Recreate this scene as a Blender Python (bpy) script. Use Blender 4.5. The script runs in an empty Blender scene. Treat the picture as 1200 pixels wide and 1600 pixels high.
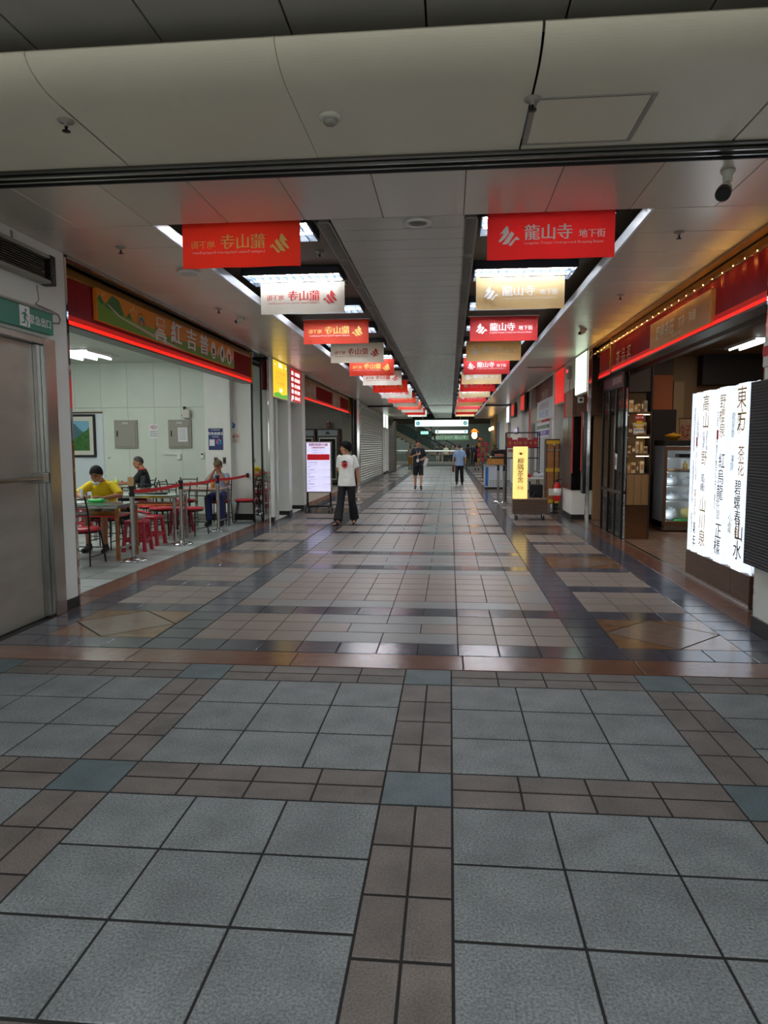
import bpy, math, random
from math import sin, cos, pi, radians, sqrt
from mathutils import Matrix, Vector

SC = bpy.context.scene
COL = SC.collection
random.seed(7)

# ------------------------------------------------------------------ camera
FPX, YAW, PITCH, ROLL, EYE = 1091.37, .0937, -.0940, -.0033, 1.5132
def cam_axes(yaw, pitch, roll):
    f = Vector((-sin(yaw)*cos(pitch), cos(yaw)*cos(pitch), sin(pitch)))
    r = Vector((cos(yaw), sin(yaw), 0)); u = r.cross(f)
    c, s = cos(roll), sin(roll)
    return c*r+s*u, -s*r+c*u, f
_r, _u, _f = cam_axes(YAW, PITCH, ROLL)
cd = bpy.data.cameras.new('camera'); cam = bpy.data.objects.new('camera', cd); COL.objects.link(cam)
cam.matrix_world = Matrix(((_r.x, _u.x, -_f.x, 0), (_r.y, _u.y, -_f.y, 0), (_r.z, _u.z, -_f.z, EYE), (0, 0, 0, 1)))
cd.sensor_width = 36; cd.sensor_fit = 'AUTO'; cd.lens = FPX*36/1600; cd.clip_start = .05; cd.clip_end = 300
SC.camera = cam

# ------------------------------------------------------------------ world, big lamps, exposure
w = bpy.data.worlds.new('world'); SC.world = w; w.use_nodes = True
w.node_tree.nodes['Background'].inputs[0].default_value = (.55, .62, .7, 1)
w.node_tree.nodes['Background'].inputs[1].default_value = .03
SC.view_settings.view_transform = 'Standard'; SC.view_settings.look = 'None'
SC.view_settings.gamma = 1; SC.view_settings.exposure = .25; SC.view_settings.use_curve_mapping = False
SC.cycles.use_denoising = True
SC.cycles.max_bounces = 7; SC.cycles.diffuse_bounces = 4; SC.cycles.glossy_bounces = 4; SC.cycles.transmission_bounces = 5
SC.cycles.sample_clamp_indirect = 6
def area(name, loc, size, power, col=(1, 1, 1), rot=(0, 0, 0)):
    l = bpy.data.lights.new(name, 'AREA'); l.shape = 'RECTANGLE'; l.size, l.size_y = size
    l.energy = power; l.color = col
    o = bpy.data.objects.new(name, l); COL.objects.link(o); o.location = loc; o.rotation_euler = rot
    return o
PLAZA_P = 40
for _x in (-2.1, 1.3):
    for _y in (-3.6, -.2): area('plaza_ceiling_lamp', (_x, _y, 3.45), (1.2, 1.2), PLAZA_P, (.9, .96, 1))
area('added_rear_fill', (-.5, -5.85, 2.0), (4.5, 1.3), 55, (1, .98, .92), (pi/2, 0, 0))  # added fill behind the camera to lift walls, fascia and banner fronts
area('restaurant_ceiling_lamp', (-6.6, 10.2, 3.2), (2.4, 2.4), 85, (.93, 1, .95))
area('massage_shop_ceiling_lamp', (-5.6, 21.5, 3.15), (1.6, 5), 130, (1, .98, .92))
area('tea_shop_ceiling_lamp', (4.3, 10.6, 3.15), (.6, 1.4), 26, (1, .78, .55))
area('gift_shop_ceiling_lamp', (4.0, 20.5, 3.15), (1.2, 3), 50, (1, .95, .88))
area('hall_ceiling_lamp', (0, 54, 4.6), (9, 9), 430, (.86, 1, .97))
area('hall_ceiling_lamp', (-6, 66, 6.5), (10, 6), 480, (.86, 1, .97))

# ------------------------------------------------------------------ helpers
def lin(c):
    o = []
    for v in c:
        v /= 255
        o.append(v/12.92 if v <= .04045 else ((v+.055)/1.055)**2.4)
    return tuple(o)
MATS = {}
def mat(name, col, rough=.5, metal=0, emit=0, ecol=None, var=0, vscale=30, speck=0, sscale=220, bump=0, bscale=60, rnd=0,
        spec=.5, trans=0, alpha=1, transl=0, coat=0, stretch=None):
    if name in MATS: return MATS[name]
    m = bpy.data.materials.new(name); m.use_nodes = True; MATS[name] = m
    nt = m.node_tree; N = nt.nodes; L = nt.links; p = N['Principled BSDF']
    c = lin(col)+(1,)
    p.inputs['Base Color'].default_value = c
    p.inputs['Roughness'].default_value = rough; p.inputs['Metallic'].default_value = metal
    p.inputs['Specular IOR Level'].default_value = spec
    if coat: p.inputs['Coat Weight'].default_value = coat; p.inputs['Coat Roughness'].default_value = .05
    if trans: p.inputs['Transmission Weight'].default_value = trans; p.inputs['IOR'].default_value = 1.1
    if alpha < 1: p.inputs['Alpha'].default_value = alpha
    if emit:
        p.inputs['Emission Color'].default_value = lin(ecol or col)+(1,); p.inputs['Emission Strength'].default_value = emit
    geo = None
    if var or speck or bump:
        geo = N.new('ShaderNodeNewGeometry').outputs['Position']
        if stretch:
            mp = N.new('ShaderNodeMapping'); mp.inputs['Scale'].default_value = stretch
            L.new(geo, mp.inputs[0]); geo = mp.outputs[0]
    src = None
    def scale(prev, fac_sock, lo, hi):
        mr = N.new('ShaderNodeMapRange'); mr.inputs['From Min'].default_value = .25; mr.inputs['From Max'].default_value = .75
        mr.inputs['To Min'].default_value = lo; mr.inputs['To Max'].default_value = hi
        L.new(fac_sock, mr.inputs[0])
        mx = N.new('ShaderNodeVectorMath'); mx.operation = 'SCALE'
        if prev is None: mx.inputs[0].default_value = c[:3]
        else: L.new(prev, mx.inputs[0])
        L.new(mr.outputs[0], mx.inputs['Scale'])
        return mx.outputs[0]
    if var:
        n = N.new('ShaderNodeTexNoise'); n.inputs['Scale'].default_value = vscale; n.inputs['Detail'].default_value = 4
        L.new(geo, n.inputs['Vector']); src = scale(src, n.outputs[0], 1-var, 1+var)
    if speck:
        n = N.new('ShaderNodeTexNoise'); n.inputs['Scale'].default_value = sscale; n.inputs['Detail'].default_value = 2
        L.new(geo, n.inputs['Vector']); src = scale(src, n.outputs[0], 1-speck, 1+speck)
    if rnd:
        oi = N.new('ShaderNodeObjectInfo')
        mr = N.new('ShaderNodeMapRange'); mr.inputs['To Min'].default_value = 1-rnd; mr.inputs['To Max'].default_value = 1+rnd
        L.new(oi.outputs['Random'], mr.inputs[0])
        mx = N.new('ShaderNodeVectorMath'); mx.operation = 'SCALE'
        if src is None: mx.inputs[0].default_value = c[:3]
        else: L.new(src, mx.inputs[0])
        L.new(mr.outputs[0], mx.inputs['Scale']); src = mx.outputs[0]
    if src is not None: L.new(src, p.inputs['Base Color'])
    if bump:
        n = N.new('ShaderNodeTexNoise'); n.inputs['Scale'].default_value = bscale; n.inputs['Detail'].default_value = 3
        L.new(geo, n.inputs['Vector'])
        b = N.new('ShaderNodeBump'); b.inputs['Strength'].default_value = bump; b.inputs['Distance'].default_value = .01
        L.new(n.outputs[0], b.inputs['Height']); L.new(b.outputs[0], p.inputs['Normal'])
    if transl:
        t = N.new('ShaderNodeBsdfTranslucent'); t.inputs[0].default_value = c
        mx = N.new('ShaderNodeMixShader'); mx.inputs[0].default_value = transl
        L.new(p.outputs[0], mx.inputs[1]); L.new(t.outputs[0], mx.inputs[2])
        L.new(mx.outputs[0], N['Material Output'].inputs[0])
    return m

I4 = Matrix.Identity(4)
def T(x, y, z): return Matrix.Translation((x, y, z))
def Rz(a): return Matrix.Rotation(a, 4, 'Z')
def Rx(a): return Matrix.Rotation(a, 4, 'X')
def Ry(a): return Matrix.Rotation(a, 4, 'Y')
def frame(o, u, v):
    u = Vector(u).normalized(); v = Vector(v).normalized(); n = u.cross(v)
    return Matrix(((u.x, v.x, n.x, o[0]), (u.y, v.y, n.y, o[1]), (u.z, v.z, n.z, o[2]), (0, 0, 0, 1)))
def on_left(x, y, z): return frame((x, y, z), (0, 1, 0), (0, 0, 1))     # faces +x
def on_right(x, y, z): return frame((x, y, z), (0, -1, 0), (0, 0, 1))   # faces -x
def on_front(x, y, z): return frame((x, y, z), (1, 0, 0), (0, 0, 1))    # faces -y

class MB:
    def __init__(s, M=None): s.v = []; s.f = []; s.M = M or I4; s.smooth = set()
    def add(s, vs, fs, smooth=False, M=None):
        n = len(s.v); A = s.M @ M if M is not None else s.M
        s.v += [tuple(A @ Vector(p)) for p in vs]
        if smooth: s.smooth.update(range(len(s.f), len(s.f)+len(fs)))
        s.f += [tuple(i+n for i in f) for f in fs]
        return s
    def box(s, x0, x1, y0, y1, z0, z1, b=0, M=None):
        if x0 > x1: x0, x1 = x1, x0
        if y0 > y1: y0, y1 = y1, y0
        if z0 > z1: z0, z1 = z1, z0
        b = min(b, (x1-x0)*.45, (y1-y0)*.45, (z1-z0)*.45)
        if b <= 0:
            vs = [(x, y, z) for z in (z0, z1) for y in (y0, y1) for x in (x0, x1)]
            return s.add(vs, [(0, 2, 3, 1), (4, 5, 7, 6), (0, 1, 5, 4), (2, 6, 7, 3), (0, 4, 6, 2), (1, 3, 7, 5)], M=M)
        X, Y, Z = (x0, x1), (y0, y1), (z0, z1); idx = {}; vs = []
        for i in (0, 1):
            for j in (0, 1):
                for k in (0, 1):
                    sx, sy, sz = (b if i == 0 else -b), (b if j == 0 else -b), (b if k == 0 else -b)
                    for a, p in (('x', (X[i], Y[j]+sy, Z[k]+sz)), ('y', (X[i]+sx, Y[j], Z[k]+sz)), ('z', (X[i]+sx, Y[j]+sy, Z[k]))):
                        idx[(i, j, k, a)] = len(vs); vs.append(p)
        g = lambda i, j, k, a: idx[(i, j, k, a)]
        fs = []
        c = Vector(((x0+x1)/2, (y0+y1)/2, (z0+z1)/2))
        def face(ids):
            P = [Vector(vs[q]) for q in ids]
            n = (P[1]-P[0]).cross(P[2]-P[0]); m = sum(P, Vector())/len(P)-c
            fs.append(tuple(ids) if n.dot(m) > 0 else tuple(reversed(ids)))
        for q in (0, 1):
            face([g(q, 0, 0, 'x'), g(q, 1, 0, 'x'), g(q, 1, 1, 'x'), g(q, 0, 1, 'x')])
            face([g(0, q, 0, 'y'), g(1, q, 0, 'y'), g(1, q, 1, 'y'), g(0, q, 1, 'y')])
            face([g(0, 0, q, 'z'), g(1, 0, q, 'z'), g(1, 1, q, 'z'), g(0, 1, q, 'z')])
        for p in (0, 1):
            for q in (0, 1):
                face([g(0, p, q, 'y'), g(1, p, q, 'y'), g(1, p, q, 'z'), g(0, p, q, 'z')])
                face([g(p, 0, q, 'x'), g(p, 1, q, 'x'), g(p, 1, q, 'z'), g(p, 0, q, 'z')])
                face([g(p, q, 0, 'x'), g(p, q, 1, 'x'), g(p, q, 1, 'y'), g(p, q, 0, 'y')])
        for i in (0, 1):
            for j in (0, 1):
                for k in (0, 1): face([g(i, j, k, 'x'), g(i, j, k, 'y'), g(i, j, k, 'z')])
        return s.add(vs, fs, M=M)
    def loft(s, rings, caps=True, smooth=True, closed=True):
        n = len(rings[0]); vs = [p for r in rings for p in r]; fs = []
        for i in range(len(rings)-1):
            for j in range(n if closed else n-1):
                k = (j+1) % n
                fs.append((i*n+j, i*n+k, (i+1)*n+k, (i+1)*n+j))
        s.add(vs, fs, smooth)
        if caps:
            s.add(rings[0], [tuple(range(n))[::-1]]); s.add(rings[-1], [tuple(range(n))])
        return s
    def cyl(s, p0, p1, r0, r1=None, n=12, caps=True):
        r1 = r0 if r1 is None else r1; a = Vector(p0); b = Vector(p1); d = (b-a).normalized()
        u = d.orthogonal().normalized(); w_ = d.cross(u)
        ring = lambda c, r: [tuple(c+u*(r*cos(2*pi*i/n))+w_*(r*sin(2*pi*i/n))) for i in range(n)]
        return s.loft([ring(a, r0), ring(b, r1)], caps)
    def tube(s, pts, r, n=8):
        P = [Vector(p) for p in pts]; rings = []
        u = None
        for i, p in enumerate(P):
            d = (P[min(i+1, len(P)-1)]-P[max(i-1, 0)]).normalized()
            if u is None: u = d.orthogonal().normalized()
            u = (u-d*u.dot(d)).normalized(); w_ = d.cross(u)
            rings.append([tuple(p+u*(r*cos(2*pi*k/n))+w_*(r*sin(2*pi*k/n))) for k in range(n)])
        return s.loft(rings)
    def lathe(s, prof, n=20, M=None, c=(0, 0, 0)):
        rings = [[(c[0]+r*cos(2*pi*k/n), c[1]+r*sin(2*pi*k/n), c[2]+z) for k in range(n)] for r, z in prof]
        old = s.M
        if M is not None: s.M = s.M @ M
        s.loft(rings); s.M = old
        return s
    def ell(s, c, r, n=14, m=9, M=None):
        vs = [(c[0], c[1], c[2]-r[2])]; fs = []
        for i in range(1, m):
            a = -pi/2+pi*i/m
            for k in range(n): vs.append((c[0]+r[0]*cos(a)*cos(2*pi*k/n), c[1]+r[1]*cos(a)*sin(2*pi*k/n), c[2]+r[2]*sin(a)))
        vs.append((c[0], c[1], c[2]+r[2])); t = len(vs)-1
        for k in range(n):
            q = (k+1) % n
            fs.append((0, 1+q, 1+k)); fs.append((t, t-n+k, t-n+q))
            for i in range(m-2): fs.append((1+i*n+k, 1+i*n+q, 1+(i+1)*n+q, 1+(i+1)*n+k))
        return s.add(vs, fs, True, M)
    def cap(s, a, b, ra, rb, n=12):
        s.cyl(a, b, ra, rb, n); s.ell(a, (ra,)*3, n, 7); s.ell(b, (rb,)*3, n, 7); return s
    def poly(s, pts, z=0, M=None, th=0):            # flat polygon in the local xy plane, optionally with thickness
        n = len(pts)
        ar = sum(pts[i][0]*pts[(i+1) % n][1]-pts[(i+1) % n][0]*pts[i][1] for i in range(n))
        if ar < 0: pts = pts[::-1]
        if not th: return s.add([(x, y, z) for x, y in pts], [tuple(range(n))], M=M)
        vs = [(x, y, z) for x, y in pts]+[(x, y, z+th) for x, y in pts]
        return s.add(vs, [tuple(range(n))[::-1], tuple(range(n, 2*n))]+[(i, (i+1) % n, n+(i+1) % n, n+i) for i in range(n)], M=M)
    def rect(s, x0, x1, y0, y1, z=0, M=None): return s.poly([(x0, y0), (x1, y0), (x1, y1), (x0, y1)], z, M)
    def disc(s, x, y, r, z=0, n=20, M=None, ry=None):
        return s.poly([(x+r*cos(2*pi*i/n), y+(ry or r)*sin(2*pi*i/n)) for i in range(n)], z, M)
    def mesh(s, name):
        me = bpy.data.meshes.new(name); me.from_pydata(s.v, [], s.f)
        if s.smooth: me.polygons.foreach_set('use_smooth', [i in s.smooth for i in range(len(me.polygons))])
        me.update(); return me
    def build(s, name, m, parent=None, **k): return link(name, s.mesh(name), m, parent, **k)

def link(name, me, m, parent=None, label=None, cat=None, group=None, kind=None):
    o = bpy.data.objects.new(name, me); COL.objects.link(o)
    if m is not None and not me.materials: me.materials.append(m)
    if parent is not None: o.parent = parent
    return tag(o, label, cat, group, kind)
def tag(o, label=None, cat=None, group=None, kind=None):
    if label: o['label'] = label
    if cat: o['category'] = cat
    if group: o['group'] = group
    if kind: o['kind'] = kind
    return o
def thing(name, label, cat, loc=(0, 0, 0), rz=0, group=None):
    o = bpy.data.objects.new(name, None); COL.objects.link(o); o.empty_display_size = .1
    o.location = loc; o.rotation_euler = (0, 0, rz)
    return tag(o, label, cat, group)
def struct(name, mb, m, parent=None):
    o = mb.build(name, m, parent)
    if parent is None: o['kind'] = 'structure'
    return o
def dup(root, loc, rz=0, label=None):
    r = root.copy(); COL.objects.link(r); r.location = loc; r.rotation_euler = (0, 0, rz)
    if label: r['label'] = label
    for ch in list(root.children):
        c = ch.copy(); COL.objects.link(c); c.parent = r
        for g in list(ch.children):
            d = g.copy(); COL.objects.link(d); d.parent = c
    return r
ORD = ('first second third fourth fifth sixth seventh eighth ninth tenth eleventh twelfth thirteenth fourteenth fifteenth sixteenth '
       'seventeenth eighteenth nineteenth twentieth').split()+['twenty-'+x for x in 'first second third fourth fifth sixth seventh'.split()]

# a scratch scene turns letters and voxel shapes into meshes
TMP = bpy.data.scenes.new('scratch')
def bake(o):
    TMP.collection.objects.link(o)
    vl = TMP.view_layers[0]; vl.update(); dg = vl.depsgraph
    me = bpy.data.meshes.new_from_object(o.evaluated_get(dg))
    TMP.collection.objects.unlink(o); d = o.data; bpy.data.objects.remove(o)
    return me
_TX = {}
def glyphs(s, res=2):
    if (s, res) not in _TX:
        cu = bpy.data.curves.new('letters', 'FONT'); cu.body = s; cu.resolution_u = res
        me = bake(bpy.data.objects.new('letters', cu))
        vs = [(v.co.x, v.co.y) for v in me.vertices]; fs = [tuple(p.vertices) for p in me.polygons]
        bpy.data.meshes.remove(me)
        x0 = min(v[0] for v in vs); x1 = max(v[0] for v in vs)
        _TX[(s, res)] = (vs, fs, x0, x1)
    return _TX[(s, res)]
def write(mb, s, x, y, h, M=None, align='c', width=None, res=2, z=0, bold=0, slant=0):
    """Letters of body height h (em .76) with the baseline at y, in the plane of M."""
    vs, fs, x0, x1 = glyphs(s, res); k = h/.76; kx = k
    if width: kx = width/(x1-x0)
    off = {'c': -(x0+x1)/2, 'l': -x0, 'r': -x1}[align]
    A = M if M is not None else I4
    for dx, dz in ([(0, 0)] if not bold else [(-bold, 0), (bold, .0002), (0, .0004)]):
        mb.add([(x+(vx+off)*kx+dx+slant*vy*k, y+vy*k, z+dz) for vx, vy in vs], fs, M=A)
def column(mb, s, x, y, h, M=None, step=1.08, res=2, z=0, bold=0, jitter=0):
    for i, ch in enumerate(s):
        if ch != ' ': write(mb, ch, x+(random.uniform(-jitter, jitter) if jitter else 0), y-(i*step+.85)*h, h, M, res=res, z=z, bold=bold)
def voxel(mb, size, it=3):
    me = mb.mesh('shape'); o = bpy.data.objects.new('shape', me)
    r = o.modifiers.new('r', 'REMESH'); r.mode = 'VOXEL'; r.voxel_size = size
    s = o.modifiers.new('s', 'SMOOTH'); s.factor = .5; s.iterations = it
    out = bake(o); bpy.data.meshes.remove(me)
    out.polygons.foreach_set('use_smooth', [True]*len(out.polygons)); out.update()
    return out

# ------------------------------------------------------------------ materials
M = dict(
    grout=mat('grout', (34, 31, 31), .9),
    tgrey=mat('grey_stone', (120, 124, 126), .6, var=.22, vscale=5, speck=.5, sscale=110, rnd=.06, bump=.3, bscale=160),
    tbrown=mat('brown_stone', (106, 98, 93), .62, var=.26, vscale=5, speck=.36, sscale=130, rnd=.1, bump=.15, bscale=120),
    tteal=mat('teal_stone', (82, 97, 101), .55, var=.2, vscale=7, speck=.42, sscale=130, rnd=.05),
    clight=mat('polished_beige_stone', (132, 119, 111), .34, var=.1, vscale=5, speck=.12, sscale=200, rnd=.09),
    cgrey=mat('polished_grey_stone', (127, 128, 128), .34, var=.08, vscale=6, speck=.12, sscale=200, rnd=.05),
    cdark=mat('polished_dark_granite', (72, 74, 86), .18, var=.14, vscale=6, speck=.25, sscale=260, rnd=.16),
    cred=mat('red_granite', (114, 78, 64), .2, var=.12, vscale=6, speck=.3, sscale=300, rnd=.05),
    cbrown=mat('brown_granite', (128, 94, 66), .16, var=.16, vscale=9, speck=.35, sscale=260, rnd=.06),
    cdiam=mat('grey_granite', (128, 108, 96), .16, var=.12, vscale=9, speck=.35, sscale=300),
    rtile=mat('pale_floor_tile', (160, 166, 164), .35, var=.16, vscale=4, rnd=.32),
    ttile=mat('brown_floor_tile', (120, 94, 78), .3, var=.14, vscale=8, rnd=.12),
    wall=mat('white_painted_wall', (228, 229, 223), .5, var=.04, vscale=3),
    panelw=mat('pale_green_wall_panel', (206, 214, 202), .4, var=.04, vscale=2, rnd=.03),
    black=mat('black_skirting', (22, 22, 24), .35),
    ceil=mat('metal_ceiling_panel', (214, 206, 192), .28, .25, bump=.10, bscale=1.0, stretch=(.5, 9, 1), rnd=.02),
    ceilc=mat('wavy_metal_ceiling_panel', (180, 176, 166), .24, .4, bump=.14, bscale=1.0, stretch=(.5, 9, 1), rnd=.02),
    fasc=mat('beige_ceiling_panel', (230, 224, 202), .45, .02, var=.03, vscale=2),
    dceil=mat('dark_ceiling_panel', (168, 164, 154), .6, var=.05, vscale=3),
    coff=mat('trough_ceiling', (104, 94, 80), .6),
    lip=mat('white_trough_edge', (230, 232, 235), .35),
    steel=mat('stainless_steel', (176, 176, 174), .22, 1, var=.06, vscale=4, stretch=(6, 6, .6)),
    door=mat('brushed_steel_door', (172, 168, 160), .34, .6, var=.14, vscale=2, stretch=(1, 1, 3)),
    mirror=mat('mirror_steel', (205, 205, 205), .04, 1),
    rail=mat('dark_track', (86, 84, 78), .35, .8),
    chrome=mat('chrome', (210, 210, 212), .1, 1),
    blk=mat('black_metal', (20, 20, 22), .35, .3),
    blkp=mat('black_plastic', (24, 24, 26), .45),
    redv=mat('red_seat_vinyl', (190, 36, 48), .35),
    redp=mat('red_plastic', (168, 34, 52), .4),
    glass=mat('greenish_table_glass', (150, 170, 160), .08, .1, coat=.6),
    tglass=mat('clear_glass', (225, 235, 232), .03, trans=1),
    pane=mat('shop_window_glass', (26, 30, 30), .03, alpha=.2),
    dglass=mat('dark_glass', (30, 38, 38), .05, .2),
    wood=mat('dark_wood', (92, 68, 52), .45, var=.2, vscale=3, stretch=(1, 1, 14)),
    woodl=mat('orange_wood', (170, 110, 60), .4, var=.15, vscale=3, stretch=(1, 1, 10)),
    tan=mat('tan_wood', (150, 116, 78), .45, var=.1, vscale=3, stretch=(12, 12, 1)),
    white=mat('white_plastic', (228, 228, 226), .4),
    offw=mat('ivory_plastic', (206, 204, 192), .45),
    grey=mat('grey_enamel', (150, 146, 136), .45),
    paper=mat('paper', (232, 232, 234), .7),
    ink=mat('black_ink', (22, 20, 20), .6), redink=mat('red_ink', (190, 30, 40), .6), goldink=mat('gold_ink', (176, 138, 40), .5),
    greyink=mat('grey_ink', (150, 146, 140), .6), blueink=mat('blue_ink', (40, 70, 150), .6), whiteink=mat('white_ink', (240, 240, 240), .6),
    navy=mat('navy_poster', (40, 52, 110), .5), green=mat('exit_green', (20, 128, 104), .45), greenlt=mat('bright_green', (60, 190, 90), .5),
    tube=mat('lit_tube', (255, 255, 255), .5, emit=62, ecol=(240, 246, 252)),
    tubei=mat('lit_shop_tube', (255, 255, 255), .5, emit=9, ecol=(240, 250, 248)),
    refl=mat('louvre_reflector', (88, 104, 122), .3, .5), hous=mat('light_housing', (58, 68, 80), .5),
    led=mat('red_led_strip', (255, 40, 20), .5, emit=.95, ecol=(255, 30, 18)), led_glow=mat('painted_red_glow', (190, 20, 20), .5, emit=.14, ecol=(255, 22, 12)),
    warm=mat('warm_led', (255, 190, 80), .5, emit=1300, ecol=(255, 190, 84)),
    fringe=mat('red_satin_fringe', (150, 18, 22), .35, var=.25, vscale=9, stretch=(8, 8, .5)),
    gold=mat('gold_trim', (176, 128, 58), .3, .7),
    bred=mat('red_banner_cloth', (250, 92, 92), .7, transl=.6), bbei=mat('beige_banner_cloth', (248, 222, 170), .75, transl=.5),
    bredl=mat('orange_red_banner_cloth', (255, 104, 78), .7, transl=.6), bwhi=mat('white_banner_cloth', (255, 248, 234), .75, transl=.5),
    bgold=mat('gold_banner_print', (255, 214, 120), .6), bwht=mat('white_banner_print', (255, 255, 255), .6), brdp=mat('red_banner_print', (206, 50, 50), .6),
    lbox=mat('lit_white_acrylic', (250, 252, 255), .4, emit=1.0, ecol=(236, 244, 255)), lbox_shade=mat('painted_pleat_shade', (230, 236, 245), .4, emit=.78, ecol=(220, 232, 248)),
    lboxg=mat('lit_green_white_panel', (240, 255, 240), .4, emit=1.2, ecol=(226, 255, 226)),
    lred=mat('lit_red_panel', (220, 30, 24), .4, emit=.55, ecol=(235, 24, 18)),
    lyel=mat('lit_yellow_panel', (250, 215, 50), .4, emit=.75, ecol=(255, 218, 40)), lgrn=mat('lit_green_panel', (90, 190, 60), .4, emit=.6),
    lwht=mat('lit_letters', (255, 255, 255), .4, emit=.9), lmenu=mat('lit_menu_panel', (226, 222, 250), .4, emit=.62, ecol=(224, 220, 255)),
    lcream=mat('lit_cream_panel', (255, 226, 150), .4, emit=.85, ecol=(255, 212, 118)),
    lamp=mat('glowing_bulb', (255, 210, 130), .5, emit=14, ecol=(255, 200, 110)),
    brownw=mat('brown_wall', (92, 66, 50), .6, var=.06), orangew=mat('orange_wall', (186, 92, 40), .6), darkw=mat('dark_brown_wall', (46, 34, 30), .6), beigew=mat('beige_wall', (160, 122, 84), .6),
    ribbed=mat('black_ribbed_board', (34, 36, 42), .55), marble=mat('dark_marble', (62, 56, 54), .25, var=.35, vscale=9, stretch=(1, 1, 3)),
    pinkred=mat('red_lacquer', (214, 66, 62), .4), orangep=mat('orange_plastic', (214, 110, 40), .5), yellowp=mat('yellow_board', (222, 176, 40), .5),
)
W = M

# ------------------------------------------------------------------ floors
X0, B, TT, Y0 = -.2874, .306, .4, 2.8234
_TM = {}
def tile(parent, x0, x1, y0, y1, m, j=.004, name='tile', dz=0):
    w_, d_ = round(x1-x0, 3), round(y1-y0, 3); key = (w_, d_, m.name, j)
    if key not in _TM:
        a, b, c = w_/2-j, d_/2-j*1.6, .0018
        vs = [(-a, -b, -.012), (a, -b, -.012), (a, b, -.012), (-a, b, -.012), (-a, -b, -.0014), (a, -b, -.0014), (a, b, -.0014), (-a, b, -.0014),
              (-a+c, -b+c, 0), (a-c, -b+c, 0), (a-c, b-c, 0), (-a+c, b-c, 0)]
        fs = [(8, 9, 10, 11)]
        for q in range(4): fs += [(q, (q+1) % 4, 4+(q+1) % 4, 4+q), (4+q, 4+(q+1) % 4, 8+(q+1) % 4, 8+q)]
        me = bpy.data.meshes.new('tile'); me.from_pydata(vs, [], fs); me.materials.append(m); _TM[key] = me
    o = bpy.data.objects.new(name, _TM[key]); COL.objects.link(o); o.parent = parent
    o.location = ((x0+x1)/2, (y0+y1)/2, dz)
    return o
def slab(name, x0, x1, y0, y1, m=None, z=-.004):
    return struct(name, MB().box(x0, x1, y0, y1, -.2, z), m or W['grout'])
def joined(parent, rects, name='small_tiles'):
    by = {}
    for x0, x1, y0, y1, m, j in rects:
        mb = by.setdefault(m.name, MB()); c = .003
        x0 += j; x1 -= j; y0 += j*1.6; y1 -= j*1.6
        mb.add([(x0, y0, -.009), (x1, y0, -.009), (x1, y1, -.009), (x0, y1, -.009), (x0+c, y0+c, 0), (x1-c, y0+c, 0), (x1-c, y1-c, 0), (x0+c, y1-c, 0)],
               [(4, 5, 6, 7)]+[(q, (q+1) % 4, 4+(q+1) % 4, 4+q) for q in range(4)])
    for k, mb in by.items():
        o = mb.build(name, MATS[k], parent); o['kind'] = 'stuff'

fl = slab('floor', -3.6, 3.2, -6, Y0+2*B+3*TT, z=-.0035)
P3 = B+3*TT; rects = []
for ci in range(-3, 3):
    for ri in range(-3, 2):
        bx, by = X0+ci*P3, Y0+ri*P3
        rects.append((bx, bx+B, by, by+B, W['tteal']))
        if True:
            for k in range(4):
                for q in range(2):
                    rects.append((bx+B+k*.3, bx+B+(k+1)*.3, by+q*B/2, by+(q+1)*B/2, W['tbrown']))
                    if ri < 1: rects.append((bx+q*B/2, bx+(q+1)*B/2, by+B+k*.3, by+B+(k+1)*.3, W['tbrown']))
            if ri < 1:
                for k in range(3):
                    for q in range(3): rects.append((bx+B+k*TT, bx+B+(k+1)*TT, by+B+q*TT, by+B+(q+1)*TT, W['tgrey']))
def clipr(rs, x0, x1, y0, y1):
    out = []
    for a, b, c, d, m in rs:
        a, b, c, d = max(a, x0), min(b, x1), max(c, y0), min(d, y1)
        if b-a > .03 and d-c > .03: out.append((a, b, c, d, m))
    return out
rects = clipr(rects, -3.5, 2.7, -1.6, 4.64)
def seen(r):                                        # inside the picture, roughly
    x, y = (r[0]+r[1])/2, r[3]; return y > 1.3 and -.72*y-.1 < x < .5*y+.35
near = [r for r in rects if seen(r)]
near = sorted(near, key=lambda r: -(r[1]-r[0])*(r[3]-r[2])/r[3]**3)[:298]
nearset = set(near)
for r in near: tile(fl, *r, j=.0048)
joined(fl, [(*r, .0048) for r in rects if r not in nearset])

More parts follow.
